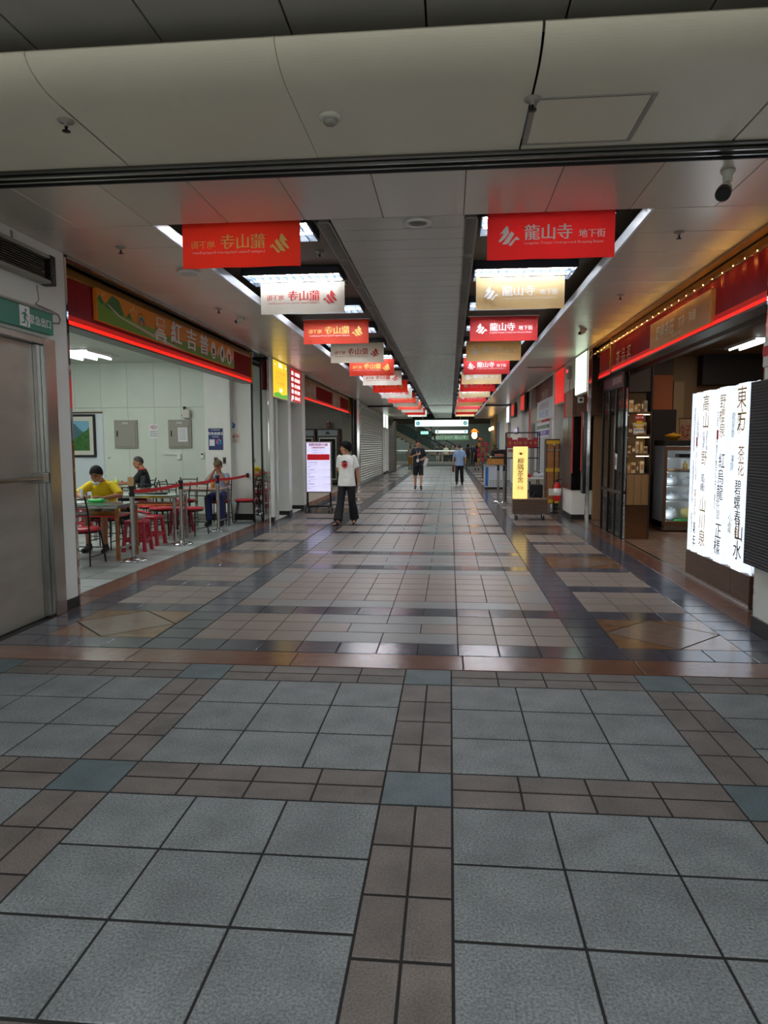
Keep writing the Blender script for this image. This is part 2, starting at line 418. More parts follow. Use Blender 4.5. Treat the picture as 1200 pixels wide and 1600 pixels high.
R0, RP = 4.965, .2925
fc = slab('floor', -3.8, 2.79, Y0+2*B+3*TT, 60)
rects = [(-3.5, 2.79, 4.636, 4.965, None)]
for k, x in enumerate((-3.5, -2.3, -1.1, .1, 1.3)): rects.append((x, min(x+1.2, 2.79), 4.636, 4.965, W['cred']))
rects.pop(0)
def row(x0, n, y, m, wd=.3, h=RP):
    for k in range(n): rects.append((x0+k*wd, x0+(k+1)*wd, y, y+h, m))
diamonds = []
NR = 160
for r in range(NR):
    y = R0+r*RP; q = r % 12
    if q in (0, 4): row(-2.03, 10, y, W['cdark'])
    elif q < 4:
        row(-2.03, 3, y, W['clight']); row(.07, 3, y, W['clight'])
        if q == 2: row(-1.13, 1, y, W['clight']); row(-.83, 1, y, W['cgrey'], .6); row(-.23, 1, y, W['clight'])
        else: row(-1.13, 2, y, W['cgrey'], .6)
    else:
        k = q-5
        if k in (0, 6): row(-1.73, 4, y, W['cgrey'], .6)
        else: row(-1.73, 8, y, W['clight'])
        for x in (-2.03, .67):
            if k in (0, 3, 6): row(x, 1, y, W['clight'])
            elif k in (1, 4): row(x, 1, y, W['cgrey'], .3, 2*RP)
    row(-2.33, 1, y, W['cdark']); row(.97, 1, y, W['cdark'])
    for x in (-3.23, 1.27):
        wd = .2967
        if q in (0, 4, 8): row(x, 3, y, W['cdark'], wd)
        elif q == 1: diamonds.append((x, x+.89, y, y+3*RP))
        elif q in (5, 6, 7, 9, 10, 11): row(x, 3, y, W['clight'], wd)
    row(-3.5, 1, y, W['cdark'], .27); row(2.16, 1, y, W['cdark'], .32)
    if r % 3 == 0: row(-3.8, 1, y, W['cred'], .3, 3*RP); row(2.48, 1, y, W['cred'], .28, 3*RP)
rects = [r for r in rects if not (r[0] < -3.45 and r[1] < -3.45 and r[3] < 6.2) or r[0] > -3.52]
rects.sort(key=lambda r: r[3]-(r[1]-r[0])*.2)
for r in rects[:298]: tile(fc, *r, j=.004)
joined(fc, [(*r, .004) for r in rects[298:]])
for i, (x0, x1, y0, y1) in enumerate(sorted(diamonds, key=lambda d: d[2])):
    if y0 > 45: break
    cx, cy, a, b = (x0+x1)/2, (y0+y1)/2, (x1-x0)/2-.003, (y1-y0)/2-.003
    tri = lambda sx, sy: [(cx+sx*a, cy+sy*b), (cx+sx*.012, cy+sy*b), (cx+sx*a, cy+sy*.012)]
    dm = [(cx-a+.01, cy), (cx, cy-b+.01), (cx+a-.01, cy), (cx, cy+b-.01)]
    if i < 6:
        for sx in (-1, 1):
            for sy in (-1, 1): MB().poly(tri(sx, sy), -.01, th=.01).build('corner_tile', W['cbrown'], fc)
        MB().poly(dm, -.01, th=.01).build('diamond_tile', W['cdiam'], fc)
    else:
        mb = MB()
        for sx in (-1, 1):
            for sy in (-1, 1): mb.poly(tri(sx, sy), -.01, th=.01)
        mb.build('corner_tiles', W['cbrown'], fc)['kind'] = 'stuff'
        MB().poly(dm, -.01, th=.01).build('diamond_tile', W['cdiam'], fc)
# steel shutter sills let into the floor
struct('trim_1', MB().box(2.75, 2.80, 5.9, 13.1, -.02, .004), W['steel'])
fr = slab('floor', -9.6, -3.8, 6.0, 14.3)
for i in range(15):
    for k in range(18):
        x0, y0 = -3.81-(i+1)*.39, 6.3+k*.435
        tile(fr, x0, x0+.39, y0, y0+.435, W['rtile'], j=.005)
ft = slab('floor', 2.79, 8.2, 5.9, 15, mat('brown_floor_base', (110, 84, 70), .35, var=.1, vscale=6))
for i in range(7):
    for k in range(28):
        x0, y0 = 2.80+i*.3, 6.2+k*.295
        tile(ft, x0, x0+.3, y0, y0+.295, W['ttile'], j=.0045)
slab('floor', -9.6, -3.8, 14.3, 46, mat('glossy_shop_floor', (150, 142, 132), .25, var=.1), z=-.002)
slab('floor', 2.79, 9, 15, 46, MATS['glossy_shop_floor'], z=-.002)
slab('floor', -26, -3.8, 46, 80, MATS['glossy_shop_floor'], z=-.002)
slab('floor', -3.8, 14, 46, 80, MATS['glossy_shop_floor'], z=-.011)

# ------------------------------------------------------------------ ceilings
ZC = 3.27
def ceiling(x0, x1, y0, y1, z, m, px, py, th=.03, gap=.002, name='ceiling', void=None):
    mb = MB().box(x0, x1, y0, y1, z+th, z+th+.03)
    root = struct(name, mb, void or W['blkp'])
    nx = max(1, round((x1-x0)/px)); ny = max(1, round((y1-y0)/py)); cache = None
    a, b = (x1-x0)/nx, (y1-y0)/ny
    for i in range(nx):
        for k in range(ny):
            if cache is None:
                cache = MB().box(-a/2+gap, a/2-gap, -b/2+gap, b/2-gap, 0, th, .004).mesh('panel'); cache.materials.append(m)
            o = link('panel', cache, None, root); o.location = (x0+(i+.5)*a, y0+(k+.5)*b, z)
    return root
for y in (-5.4, -2.4, .6): ceiling(-3.99, 3.75, y, y+3.0, 3.48, W['dceil'], .645, 3.0, gap=.005)
# curved fascia in front of the shutter track
prof = [(4.40, ZC), (3.62, ZC)]
for k in range(1, 19):
    a_ = k/18; prof.append((3.62-.30*sin(a_*pi/2*.95)-.0*a_, ZC+.105*(1-cos(a_*pi/2))**1.15))
fz = struct('ceiling', MB().box(-3.7, 3.6, 3.62, 4.4, 3.5, 3.53), W['blkp'])
for x in (-4.42, -3.22, -2.02, -.81, .41, 1.63):
    a, b = x+.0015, x+1.21-.0015
    if a < -3.6: a = -3.6
    if b > 2.8: b = 2.8
    mb = MB(); up = [(y+(.012 if i > 1 else 0), z+.012) for i, (y, z) in enumerate(prof)]
    mb.loft([[(xx, y, z) for y, z in prof]+[(xx, y, z) for y, z in reversed(up)] for xx in (a, b)], smooth=False)
    mb.build('panel', W['fasc'], fz)
hatch = thing('ceiling_hatch', 'square access hatch with a thin frame in the beige ceiling panel before the shutter track', 'hatch', (.72, 4.06, ZC))
for x0, x1, y0, y1 in ((-.31, .31, -.28, -.262), (-.31, .31, .262, .28), (-.31, -.285, -.26, .26), (.285, .31, -.26, .26)):
    MB().box(x0, x1, y0, y1, -.006, .004, .002).build('frame_strip', W['grey'], hatch)
MB().box(-.283, .283, -.26, .26, -.003, .004, .002).build('hatch_panel', W['fasc'], hatch)
tr = struct('trim_2', MB().box(-3.6, 2.7, 4.40, 4.60, ZC+.02, ZC+.06), W['blkp'])
for y0, y1, z0, mm in ((4.40, 4.44, ZC-.012, 'rail'), (4.455, 4.475, ZC-.03, 'steel'), (4.485, 4.535, ZC+.004, 'rail'), (4.545, 4.575, ZC-.024, 'steel'), (4.58, 4.60, ZC-.034, 'blk')):
    MB().box(-3.6, 2.7, y0, y1, z0, ZC+.03, .003).build('track_rail', W[mm], tr)
ceiling(-3.6, 2.56, 4.60, 5.56, ZC, W['ceil'], .587, .96)
ceiling(-3.56, -2.36, 5.56, 30.4, ZC, W['ceil'], 1.2, .6)
ceiling(1.50, 2.56, 5.56, 30.4, ZC, W['ceil'], 1.06, .6)
ceiling(-.94, .11, 5.56, 30.4, ZC, W['ceilc'], 1.05, .3, gap=.0007)
ceiling(-.94, .11, 30.6, 44.5, ZC-.02, W['ceil'], 1.05, .6)
ceiling(-3.56, -2.36, 30.8, 44.5, ZC-.06, W['ceil'], 1.2, .6)
ceiling(1.50, 3.2, 30.8, 44.5, ZC-.06, W['ceil'], 1.7, .6)
struct('trim_3', MB().box(-3.56, -2.36, 30.42, 30.78, ZC-.06, ZC+.3), W['blkp'])
struct('trim_3', MB().box(1.5, 3.2, 30.42, 30.78, ZC-.06, ZC+.3), W['blkp'])
struct('trim_4', MB().box(-3.6, 3.2, 44.5, 44.9, ZC-.14, 5), W['blkp'])
for s, xa, xb, xo in ((-1, -2.36, -1.05, -2.75), (1, .205, 1.50, 1.9)):
    struct('ceiling', MB().box(min(xa, xo), max(xb, xo), 5.56, 44.5, 3.52, 3.55), W['coff'])
    xe = xa if s < 0 else xb
    struct('trim_5', MB().box(xe-.012, xe+.012, 5.56, 44.5, ZC-.012, ZC+.085, .003), W['lip'])
    struct('trim_6', MB().box(min(xa, xo), max(xb, xo), 5.50, 5.555, ZC+.061, 3.6), W['coff'])
struct('ceiling', MB().box(-3.7, 3.4, 5.5, 44.9, 3.58, 3.62), W['blkp'])
# linear air grilles either side of the centre strip
for nm, xa in (('restaurant', -1.05), ('tea shop', .11)):
    g = thing('air_grille', f'long slotted metal air grille along the ceiling trough on the {nm} side', 'air grille', (xa+.047, 5.62, ZC))
    for k in range(22 if True else 0):
        y = k*1.13
        mb = MB().box(-.055, -.043, y, y+1.12, -.004, .02).box(.043, .055, y, y+1.12, -.004, .02).box(-.055, .055, y, y+.02, -.004, .02)
        mb.build('grille_frame', W['grey'], g)
    mb = MB()
    for k in range(7): mb.box(-.037+k*.0122-.0025, -.037+k*.0122+.0025, 0, 24.8, 0, .015)
    mb.build('slats', W['grey'], g)['kind'] = 'stuff'
    MB().box(-.055, .055, 0, 24.8, .05, .06).build('duct', W['blkp'], g)

# ------------------------------------------------------------------ left wall with the steel door
wl = MB().box(-3.66, -3.52, -6, 4.45, 0, 3.62).box(-3.66, -3.52, 6.0, 6.26, 0, 3.62).box(-3.66, -3.52, 4.45, 6.0, 2.46, 3.62)
struct('wall_left', wl, W['wall'])
struct('baseboard_left', MB().box(-3.53, -3.513, 6.035, 6.262, 0, .105, .003).box(-3.6, -3.513, 6.262, 6.27, 0, .105), W['black'])
struct('trim_7', MB().box(-3.62, -3.515, 6.262, 6.30, .0, 3.25, .004), W['mirror'])
d = struct('door_1', MB().box(-3.62, -3.58, 4.46, 5.80, .005, 2.40, .004), W['door'])
MB().box(-3.60, -3.50, 5.86, 6.03, 0, 2.46, .006).box(-3.60, -3.50, 4.2, 4.45, 0, 2.46, .006).box(-3.60, -3.50, 4.45, 5.86, 2.40, 2.46, .006).box(-3.60, -3.545, 5.80, 5.86, 0, 2.40, .006).build('door_frame', W['steel'], d)
pb = MB().box(-3.52, -3.475, 4.6, 5.72, 1.232, 1.262, .008).build('push_bar', W['steel'], d)
MB().box(-3.585, -3.47, 5.71, 5.79, 1.205, 1.29, .01).build('bar_bracket', W['grey'], pb)
struct('wall_rear', MB().box(-3.66, 4, -6.2, -6, 0, 3.62), W['wall'])
# ------------------------------------------------------------------ right near pillar
wr = MB().box(2.47, 2.9, -6, 5.845, 0, 3.62)
struct('wall_right', wr, W['wall'])
struct('baseboard_right', MB().box(2.455, 2.47, -6, 5.85, 0, .13, .003).box(2.455, 2.9, 5.845, 5.853, 0, .13), W['black'])
struct('trim_8', MB().box(2.485, 2.60, 5.847, 5.905, 0, 3.26, .005), W['mirror'])
t = thing('wall_cladding', 'black ribbed board cladding on the white pillar beside the glowing lightbox', 'wall panel', (2.47, 3.9, .553))
MB().box(-.078, 0, -2.2, 1.995, 0, 1.457, .003).build('backing', W['ribbed'], t)
for k in range(60): MB().box(-.082, -.05, -2.2, 1.985, .003+k*.0243, .022+k*.0243, .004).build('rib', W['ribbed'], t)
t = thing('wall_sign', 'small red and white notice fixed above the black ribbed cladding', 'sign', (2.47, 5.6, 2.22))
MB().box(-.02, 0, -.25, .24, -.1, .1, .004).build('board', W['white'], t)
MB().box(-.023, -.019, -.25, .24, -.02, .06).build('red_field', W['redink'], t)

# ------------------------------------------------------------------ louvred luminaires in the troughs
LUM_Z = 3.515
def luminaire():
    t = thing('ceiling_light', '', 'ceiling light', (0, 0, 0), 0, 'louvred fluorescent lights in the ceiling troughs')
    a, b = .56, .285
    mb = MB().box(-a, a, -b, b, -.012, -.004).box(-a, -a+.015, -b, b, -.09, -.01).box(a-.015, a, -b, b, -.09, -.01).box(-a, a, -b, -b+.015, -.09, -.01).box(-a, a, b-.015, b, -.09, -.01)
    mb.build('housing', W['hous'], t)
    mb = MB()
    for k in range(1, 12): mb.box(-a+k*2*a/12-.003, -a+k*2*a/12+.003, -b+.015, b-.015, -.088, -.066)
    for y in (-.006, .006): mb.box(-a+.015, a-.015, y-.002, y+.002, -.088, -.06)
    mb.build('louvre', W['refl'], t)
    for y in (-.14, .14): MB().cyl((-a+.04, y, -.05), (a-.04, y, -.05), .014, n=8).build('tube', W['tube'], t)
    return t
proto = luminaire(); first = True
for nm, x in (('restaurant', -1.785), ('tea shop', .81)):
    for k in range(21):
        lab = f'{ORD[k]} louvred light from the plaza end of the {nm} side ceiling trough'
        loc = (x, 6.39+k*1.774, LUM_Z)
        if first: proto.location = loc; proto['label'] = lab; first = False
        else: dup(proto, loc, 0, lab)

# ------------------------------------------------------------------ hanging banners
def logo(mb, x, y, k, Mx):
    P = [[(0, .53), (.36, .98), (.44, .92), (.50, .62), (.30, .36), (.06, .16), (-.06, .18), (.06, .36), (.22, .56), (.12, .60)],
         [(.62, .70), (.76, .56), (.48, .10), (.34, .04), (.14, .04)], [(.88, .44), (1.06, .26), (.82, .24), (.66, .02), (.56, -.06), (.46, .02)]]
    for p in P: mb.poly([(x+a*k, y+b*k) for a, b in p], 0, Mx)
def banner(cloth, ink, sub, mirrored, label, group):
    t = thing('hanging_banner', label, 'banner', (0, 0, 0), 0, group)
    wd, h = .98, .355; n = 12
    front = []; back = []
    mb = MB()
    for i in range(n+1):
        x = -wd/2+wd*i/n; y = .006*sin(i*1.1)
        front.append((x, y))
    for (y0, z0) in ((0, 0),):
        rings = [[(x, y*0.2-.0015, 0) for x, y in front]+[(x, y*.2+.0015, 0) for x, y in reversed(front)],
                 [(x, y-.0015, -h/2) for x, y in front]+[(x, y+.0015, -h/2) for x, y in reversed(front)],
                 [(x, y*1.3-.0015, -h) for x, y in front]+[(x, y*1.3+.0015, -h) for x, y in reversed(front)]]
        mb.loft(rings, smooth=False)
    mb.build('cloth', cloth, t)
    MB().cyl((-wd/2-.02, 0, .006), (wd/2+.02, 0, .006), .008, n=8).build('rod', W['chrome'], t)
    for sx in (-1, 1): MB().cyl((sx*(wd/2-.02), 0, .01), (sx*(wd/2-.02), 0, .15), .002, n=5).build('cord', W['chrome'], t)
    Mx = frame((0, -.0115, 0), (1, 0, 0), (0, 0, 1))
    if mirrored: Mx = Mx @ Matrix.Scale(-1, 4, (1, 0, 0))
    m1 = MB(); logo(m1, -.395, -.245, .15, Mx); m1.build('logo', ink, t)
    m2 = MB(); write(m2, '龍山寺', .025-.1, -.205, .095, Mx, 'l', width=.27, bold=.0035) if False else write(m2, '龍山寺', -.20, -.2, .095, Mx, 'l', bold=.003)
    m2.build('lettering', ink, t)
    m3 = MB(); write(m3, '地下街', .215, -.197, .052, Mx, 'l', bold=.001); m3.build('lettering', ink, t)
    m4 = MB(); write(m4, 'Longshan Temple Underground Shopping Bazaar', -.2, -.243, .021, Mx, 'l', width=.605, res=1); m4.build('lettering', sub, t)
    return t
def banner_row(x, mirrored, mats, words, side):
    pr = []
    for (cl, ink, sub), wd in zip(mats, words):
        pr.append([banner(cl, ink, sub, mirrored, '', f'{wd[0]} banners over the {side} side'), 0])
    for k in range(14):
        p = pr[k % 2]; y = 5.73+2.4*k; z = (3.325 if k == 0 else 3.395)
        lab = f'{ORD[p[1]]} {words[k % 2][0]} banner with {words[k % 2][1]} from the plaza end, {side} row'
        p[1] += 1
        if p[1] == 1: p[0].location = (x, y, z); p[0]['label'] = lab
        else: dup(p[0], (x, y, z), 0, lab)
banner_row(.775, False, ((W['bred'], W['bwht'], W['bwht']), (W['bbei'], W['bwht'], W['bwht'])), (('red', 'white letters'), ('beige', 'white letters')), 'tea shop')
banner_row(-1.70, True, ((W['bredl'], W['bgold'], W['bwht']), (W['bwhi'], W['brdp'], W['brdp'])), (('orange-red', 'gold mirrored letters'), ('white', 'red mirrored letters')), 'restaurant')

# ------------------------------------------------------------------ small ceiling fittings
t = thing('ceiling_speaker', 'round white loudspeaker grille in the ceiling between the two banner rows', 'speaker', (-.26, 5.70, ZC))
MB().lathe([(0, -.004), (.075, -.004), (.085, -.016), (.105, -.014), (.11, 0), (0, 0)], 28).build('ring', W['white'], t)
mb = MB()
for r in (.02, .035, .05, .065): mb.lathe([(r-.004, -.005), (r-.002, -.011), (r+.002, -.011), (r+.004, -.005)], 24)
mb.build('grille', W['grey'], t)
def sprinkler(x, y, z, lab):
    t = thing('sprinkler', lab, 'sprinkler', (x, y, z))
    MB().lathe([(0, 0), (.045, 0), (.04, -.008), (.012, -.012), (.012, -.03), (0, -.03)], 16).build('escutcheon', W['grey'], t)
    MB().lathe([(0, -.03), (.008, -.03), (.008, -.05), (.022, -.053), (.022, -.057), (0, -.057)], 12).build('deflector', W['blk'], t)
sprinkler(-2.075, 3.78, ZC, 'dusty sprinkler head in the beige panel above the steel door side')
sprinkler(.41, 3.79, ZC, 'sprinkler head at the corner of the square ceiling hatch')
sprinkler(1.88, 6.17, ZC, 'sprinkler head in the soffit nearest the bullet camera')
sprinkler(1.98, 8.6, ZC, 'second sprinkler head along the tea shop soffit')
sprinkler(-2.9, 6.11, ZC, 'sprinkler head in the soffit above the painted mountain sign')
sprinkler(-2.95, 8.9, ZC, 'second sprinkler head along the restaurant soffit')
sprinkler(-1.35, 7.35, 3.52, 'sprinkler between the first two lights of the restaurant trough')
sprinkler(.42, 7.3, 3.52, 'sprinkler between the first two lights of the tea shop trough')
t = thing('smoke_detector', 'white domed smoke detector on a stained beige ceiling panel', 'smoke detector', (-.645, 3.87, ZC))
MB().lathe([(0, 0), (.06, 0), (.062, -.012), (.05, -.02), (0, -.02)], 20).build('base', W['offw'], t)
MB().lathe([(0, -.02), (.036, -.02), (.038, -.034), (.026, -.046), (0, -.048)], 20).build('sensor', W['grey'], t)
t = thing('bullet_camera', 'white bullet camera with a dark lens hanging from the soffit panel', 'camera', (1.77, 4.86, ZC))
MB().lathe([(0, 0), (.045, 0), (.045, -.012), (.03, -.03), (.028, -.07), (0, -.07)], 16).build('mount', W['offw'], t)
MB().tube([(0, 0, -.06), (-.005, -.01, -.10), (-.015, -.03, -.115)], .014, 8).build('joint', W['grey'], t)
a = Vector((-.012, -.02, -.105)); dv = Vector((-.085, -.16, -.115)).normalized()
MB().cyl(a, a+dv*.03, .02, .036, 16).cyl(a+dv*.03, a+dv*.12, .036, .046, 16).build('body', W['offw'], t)
MB().cyl(a+dv*.119, a+dv*.17, .046, .046, 16).cyl(a+dv*.17, a+dv*.18, .046, .036, 16).build('lens_hood', W['blkp'], t)
t = thing('wall_washer_lamp', 'shallow round ceiling lamp with a pale rim behind the orange-red banner', 'ceiling light', (-2.62, 7.0, ZC))
MB().lathe([(0, 0), (.10, 0), (.12, -.02), (.115, -.03), (0, -.02)], 24).build('rim', W['white'], t)
MB().lathe([(0, -.018), (.09, -.022), (.085, -.03), (0, -.032)], 24).build('lens', W['offw'], t)
def dome(x, y, lab):
    t = thing('dome_camera', lab, 'camera', (x, y, ZC))
    MB().box(-.05, .05, -.05, .05, -.02, 0, .008).cyl((.02, 0, -.02), (-.05, -.02, -.05), .03, .034, 14).build('housing', W['offw'], t)
    MB().cyl((-.05, -.02, -.05), (-.075, -.027, -.061), .022, .018, 12).build('lens', W['blkp'], t)
dome(2.02, 11.1, 'small ivory camera on the tea shop soffit before the green-white lightbox')
dome(-2.86, 9.55, 'small ivory camera on the restaurant soffit above the painted sign')
t = thing('ceiling_diffuser', 'thin dark slot diffuser in the soffit past the green-white lightbox', 'air vent', (2.0, 16.2, ZC))
MB().box(-.28, .28, -.08, .08, -.006, .004, .002).build('frame', W['grey'], t)
for k in range(3): MB().box(-.26, .26, -.055+k*.045, -.035+k*.045, -.009, -.004).build('slot', W['blkp'], t)

# ------------------------------------------------------------------ door wall fittings
t = thing('exit_sign', 'green emergency exit sign with a running figure above the steel door', 'exit sign', (-3.52, 5.35, 2.49))
MB().box(.0, .045, -.62, .62, 0, .185, .004).build('panel', W['green'], t)
MB().box(0, .05, -.63, .64, .185, .205, .003).build('top_rail', W['grey'], t)
MX = on_left(.0465, 0, 0)
MB().rect(.13, .27, .012, .178, 0, MX).build('white_field', W['whiteink'], t)
mb = MB(on_left(.0475, .2, .02))                      # the running man
mb.disc(.015, .125, .014).poly([(-.005, .112), (.022, .104), (.012, .06), (-.02, .055)]).poly([(-.005, .11), (-.045, .09), (-.042, .08), (-.002, .095)])
mb.poly([(.02, .1), (.045, .075), (.04, .068), (.012, .088)]).poly([(-.02, .06), (-.01, .03), (-.05, .02), (-.05, .01), (.004, .018), (.004, .058)]).poly([(.0, .06), (.03, .03), (.022, -.005), (.034, -.005), (.044, .034), (.014, .064)])
mb.build('running_figure', W['green'], t)
mb = MB(); write(mb, '緊急出口', .42, .055, .062, MX, bold=.002); mb.build('lettering', W['whiteink'], t); mb = MB(); write(mb, '緊急出口', -.3, .055, .062, MX, bold=.002); mb.build('lettering', W['whiteink'], t)
t = thing('conduit', 'rusty bent cable conduit leaving the end of the green exit sign', 'cable', (-3.52, 6.02, 2.64))
MB().tube([(.012, -.25, .085), (.012, .0, .07), (.014, .09, .055), (.014, .12, .02), (.014, .10, -.02), (.014, .01, -.03)], .007).tube([(.012, -.25, .085), (.012, -.2, .13), (.012, -.22, .25)], .004).build('pipe', W['grey'], t)
t = thing('emergency_light', 'black finned emergency lamp battery unit high above the green exit sign', 'wall unit', (-3.52, 5.3, 2.91))
MB().box(.0, .10, -.55, .62, .0, .03, .006).build('tray', W['grey'], t)
MB().box(.0, .10, -.55, .62, .21, .24, .006).build('hood', W['grey'], t)
MB().box(.0, .05, -.55, .60, .03, .21).build('back_box', W['blkp'], t)
for k in range(9): MB().box(.05, .09, -.54, .50, .038+k*.019, .046+k*.019).build('fin', W['rail'], t)
MB().box(.0, .105, .57, .65, -.005, .245, .006).build('end_cap', W['blkp'], t)
for k in range(3): MB().cyl((.10, .545, .07+k*.06), (.10, .575, .07+k*.06), .018, n=10).build('terminal', W['blk'], t)
MB().box(0, .006, .18, .21, .255, .34).build('hanger', W['grey'], t)

# ------------------------------------------------------------------ shop headers (red fringe, track, trims)
def header(side, x, y0, y1, end_gold=True, z0=2.72, z1=3.165, name='restaurant'):
    s = 1 if side == 'left' else -1                 # s: direction towards the corridor (+x on the left wall)
    B_ = lambda mb, xa, xb, *r, **k: mb.box(x+s*xa, x+s*xb, *r, **k)
    t = thing('shop_header', f'red fringe header with glowing lower edge over the {name}', 'shop header')
    core = B_(MB(), -.16, -.04, y0, y1, z0-.02, z1+.11).build('core', W['fringe'], t)
    n = int((y1-y0)/.075); ring0, ring1, ring2 = [], [], []
    mb = MB(); pts = []
    for i in range(n*2+1):
        y = y0+(y1-y0)*i/(2*n); a = .0 if i % 2 else -.03
        pts.append((x+s*a, y))
    for (xa, ya), (xb, yb) in zip(pts, pts[1:]): mb.add([(xa, ya, z0+.05), (xb, yb, z0+.05), (xb, yb, z1), (xa, ya, z1)], [(0, 1, 2, 3)])
    mb.build('fringe', W['fringe'], t)
    B_(MB(), -.05, .012, y0, y1, z1, z1+.09, b=.006).build('top_trim', W['gold'], t)
    B_(MB(), -.03, .012, y0, y1, z0-.010, z0+.028, b=.004).build('led_edge', W['led'], t); B_(MB(), -.03, .006, y0, y1, z0+.028, z0+.08).build('painted_glow_band', W['led_glow'], t)  # upper dim band paints the LED's glow fading up the fringe
    B_(MB(), -.16, .025, y0, y1, z0-.035, z0-.012).build('bottom_board', W['rail'], t)
    if end_gold: B_(MB(), -.1, .03, y1-.05, y1, z0-.02, z1+.09, b=.004).build('end_trim', W['gold'], t)
    return t
def track(side, x, y0, y1, gold):
    s = 1 if side == 'left' else -1
    mb = MB()
    for a, b, za, zb in ((0, -.05, ZC-.03, ZC+.03), (-.05, -.12, ZC-.005, ZC+.03)): mb.box(x+s*a, x+s*b, y0, y1, za, zb, .003)
    t_ = struct('trim_9', mb, W['gold'] if gold else W['steel'])
    MB().box(x+s*-.12, x+s*-.9, y0, y1, 3.5, 3.52).box(x+s*-.44, x+s*-.46, y0, y1, 3.25, 3.5).build('slot', W['blkp'], t_)
    MB().box(x+s*-.12, x+s*-.15, y0, y1, ZC-.01, ZC+.012).build('slot_lip', W['rail'], t_)
track('left', -3.50, 6.30, 13.5, False); track('right', 2.50, 5.9, 13.1, True)
track('left', -3.50, 17.2, 25.4, False)
hl = header('left', -3.72, 6.31, 13.0, name='restaurant')
hr = header('right', 2.64, 5.92, 11.95, name='tea shop')
header('right', 2.68, 12.02, 13.1, False, name='tea shop windows')
header('left', -3.66, 17.25, 25.3, name='fridge shop')
# warm light string lying on the tea shop track
t = thing('light_string', 'warm string of tiny lamps along the gold track over the tea shop', 'string light', (2.55, 5.95, 3.13))
MB().tube([(0, 0, 0), (0, 7.1, 0)], .004, 6).build('wire', W['gold'], t)
for k in range(28): MB().ell((0, .07+k*.253, .0), (.004, .006, .004), 6, 5).build('bulb', W['warm'], t)

# painted sign on the restaurant header
t = thing('shop_sign', 'orange and green painted shop sign with hills, rainbow and white characters', 'sign', (-3.70, 9.48, 3.005))
L, H = 4.66, .335
MB().box(-.02, .03, -L/2, L/2, -H/2, H/2, .004).build('board', mat('sign_orange', (240, 146, 48), .5), t)
MX = on_left(.0315, 0, 0)
def px(u, v): return (-L/2+u*L, -H/2+v*H)          # 0..1 on the board
g = MB(MX).poly([px(0, 0), px(1, 0), px(1, .42), px(.8, .36), px(.6, .42), px(.4, .34), px(.28, .42), px(.2, .36), px(.14, .45), px(.06, .6), px(0, .72)]); g.build('meadow', mat('sign_green', (118, 162, 52), .5), t)
g = MB(on_left(.0322, 0, 0))
for P in ([(.03, .5), (.07, .95), (.105, .88), (.13, .45), (.1, .4)], [(.0, .66), (.012, .82), (.03, .6), (.02, .5)], [(.14, .42), (.158, .62), (.175, .42)]): g.poly([px(*p) for p in P])
g.build('hills', mat('sign_hill', (62, 122, 58), .5), t)
g = MB(on_left(.0326, 0, 0)).poly([px(.04, .62), (px(.055, .6)), px(.11, .38), px(.2, .3), px(.36, .14), px(.52, .0), px(.37, .0), px(.24, .16), px(.13, .3), px(.095, .36)]); g.build('path', mat('sign_path', (214, 196, 184), .5), t)
for k, c in enumerate(((206, 70, 44), (226, 190, 60), (120, 170, 90), (70, 120, 180), (130, 90, 170))):
    r = .42-.05*k; cx, cy = px(.225, .36); g = MB(on_left(.033, 0, 0)); q = 14
    for i in range(q):
        a0, a1 = pi*i/q, pi*(i+1)/q; K = H*r; K2 = H*(r-.05); sx = .85
        g.poly([(cx+sx*K*cos(a0), cy+K*sin(a0)), (cx+sx*K*cos(a1), cy+K*sin(a1)), (cx+sx*K2*cos(a1), cy+K2*sin(a1)), (cx+sx*K2*cos(a0), cy+K2*sin(a0))])
    g.build('rainbow_band', mat(f'rainbow_{k}', c, .5), t)
g = MB(on_left(.0335, 0, 0))
for u, v, r in ((.165, .72, .07), (.18, .8, .09), (.195, .73, .07), (.02, .82, .05), (.03, .86, .05)): x, y = px(u, v); g.disc(x, y, r*H*1.0, 0, 12)
g.build('cloud', mat('sign_cloud', (236, 190, 130), .6), t)
g = MB(on_left(.034, 0, 0))                          # off-road car seen from the front
def q(x0, x1, y0, y1): a, b = px(x0, y0), px(x1, y1); g.rect(a[0], b[0], a[1], b[1])
q(.315, .375, .62, .66); q(.315, .322, .4, .66); q(.368, .375, .4, .66); q(.32, .37, .86, .9); q(.318, .325, .64, .9); q(.365, .372, .64, .9); q(.305, .385, .2, .28); q(.312, .378, .3, .38); q(.315, .375, .42, .5); q(.312, .325, .04, .2); q(.365, .378, .04, .2)
g.build('car_drawing', mat('sign_white', (250, 244, 236), .5), t)
g = MB(on_left(.0336, 0, 0)); h = MB(on_left(.0344, 0, 0))
for u, ch in ((.455, '紅'), (.575, '吉'), (.685, '普')):
    x, y = px(u, .26)
    g = MB(on_left(.0336, 0, 0)); h = MB(on_left(.0348, 0, 0))
    write(g, ch, x+.010, y-.022, .235, None, width=.37, bold=.022); write(g, ch, x+.010, y-.012, .235, None, width=.37, bold=.022, z=.0001); write(h, ch, x, y-.012, .23, None, width=.36, bold=.016, z=.0002); write(h, ch, x, y-.004, .23, None, width=.36, bold=.010, z=.0006)
    g.build('letter_shadow', mat('sign_brown', (150, 70, 60), .5), t); h.build('lettering', MATS['sign_white'], t)
for u in (.775, .865, .94):
    x, y = px(u, .5); MB(on_left(.0335, 0, 0)).disc(x, y, .115, 0, 20, ry=.135).build('white_disc', MATS['sign_white'], t)
h = MB(on_left(.0345, 0, 0))
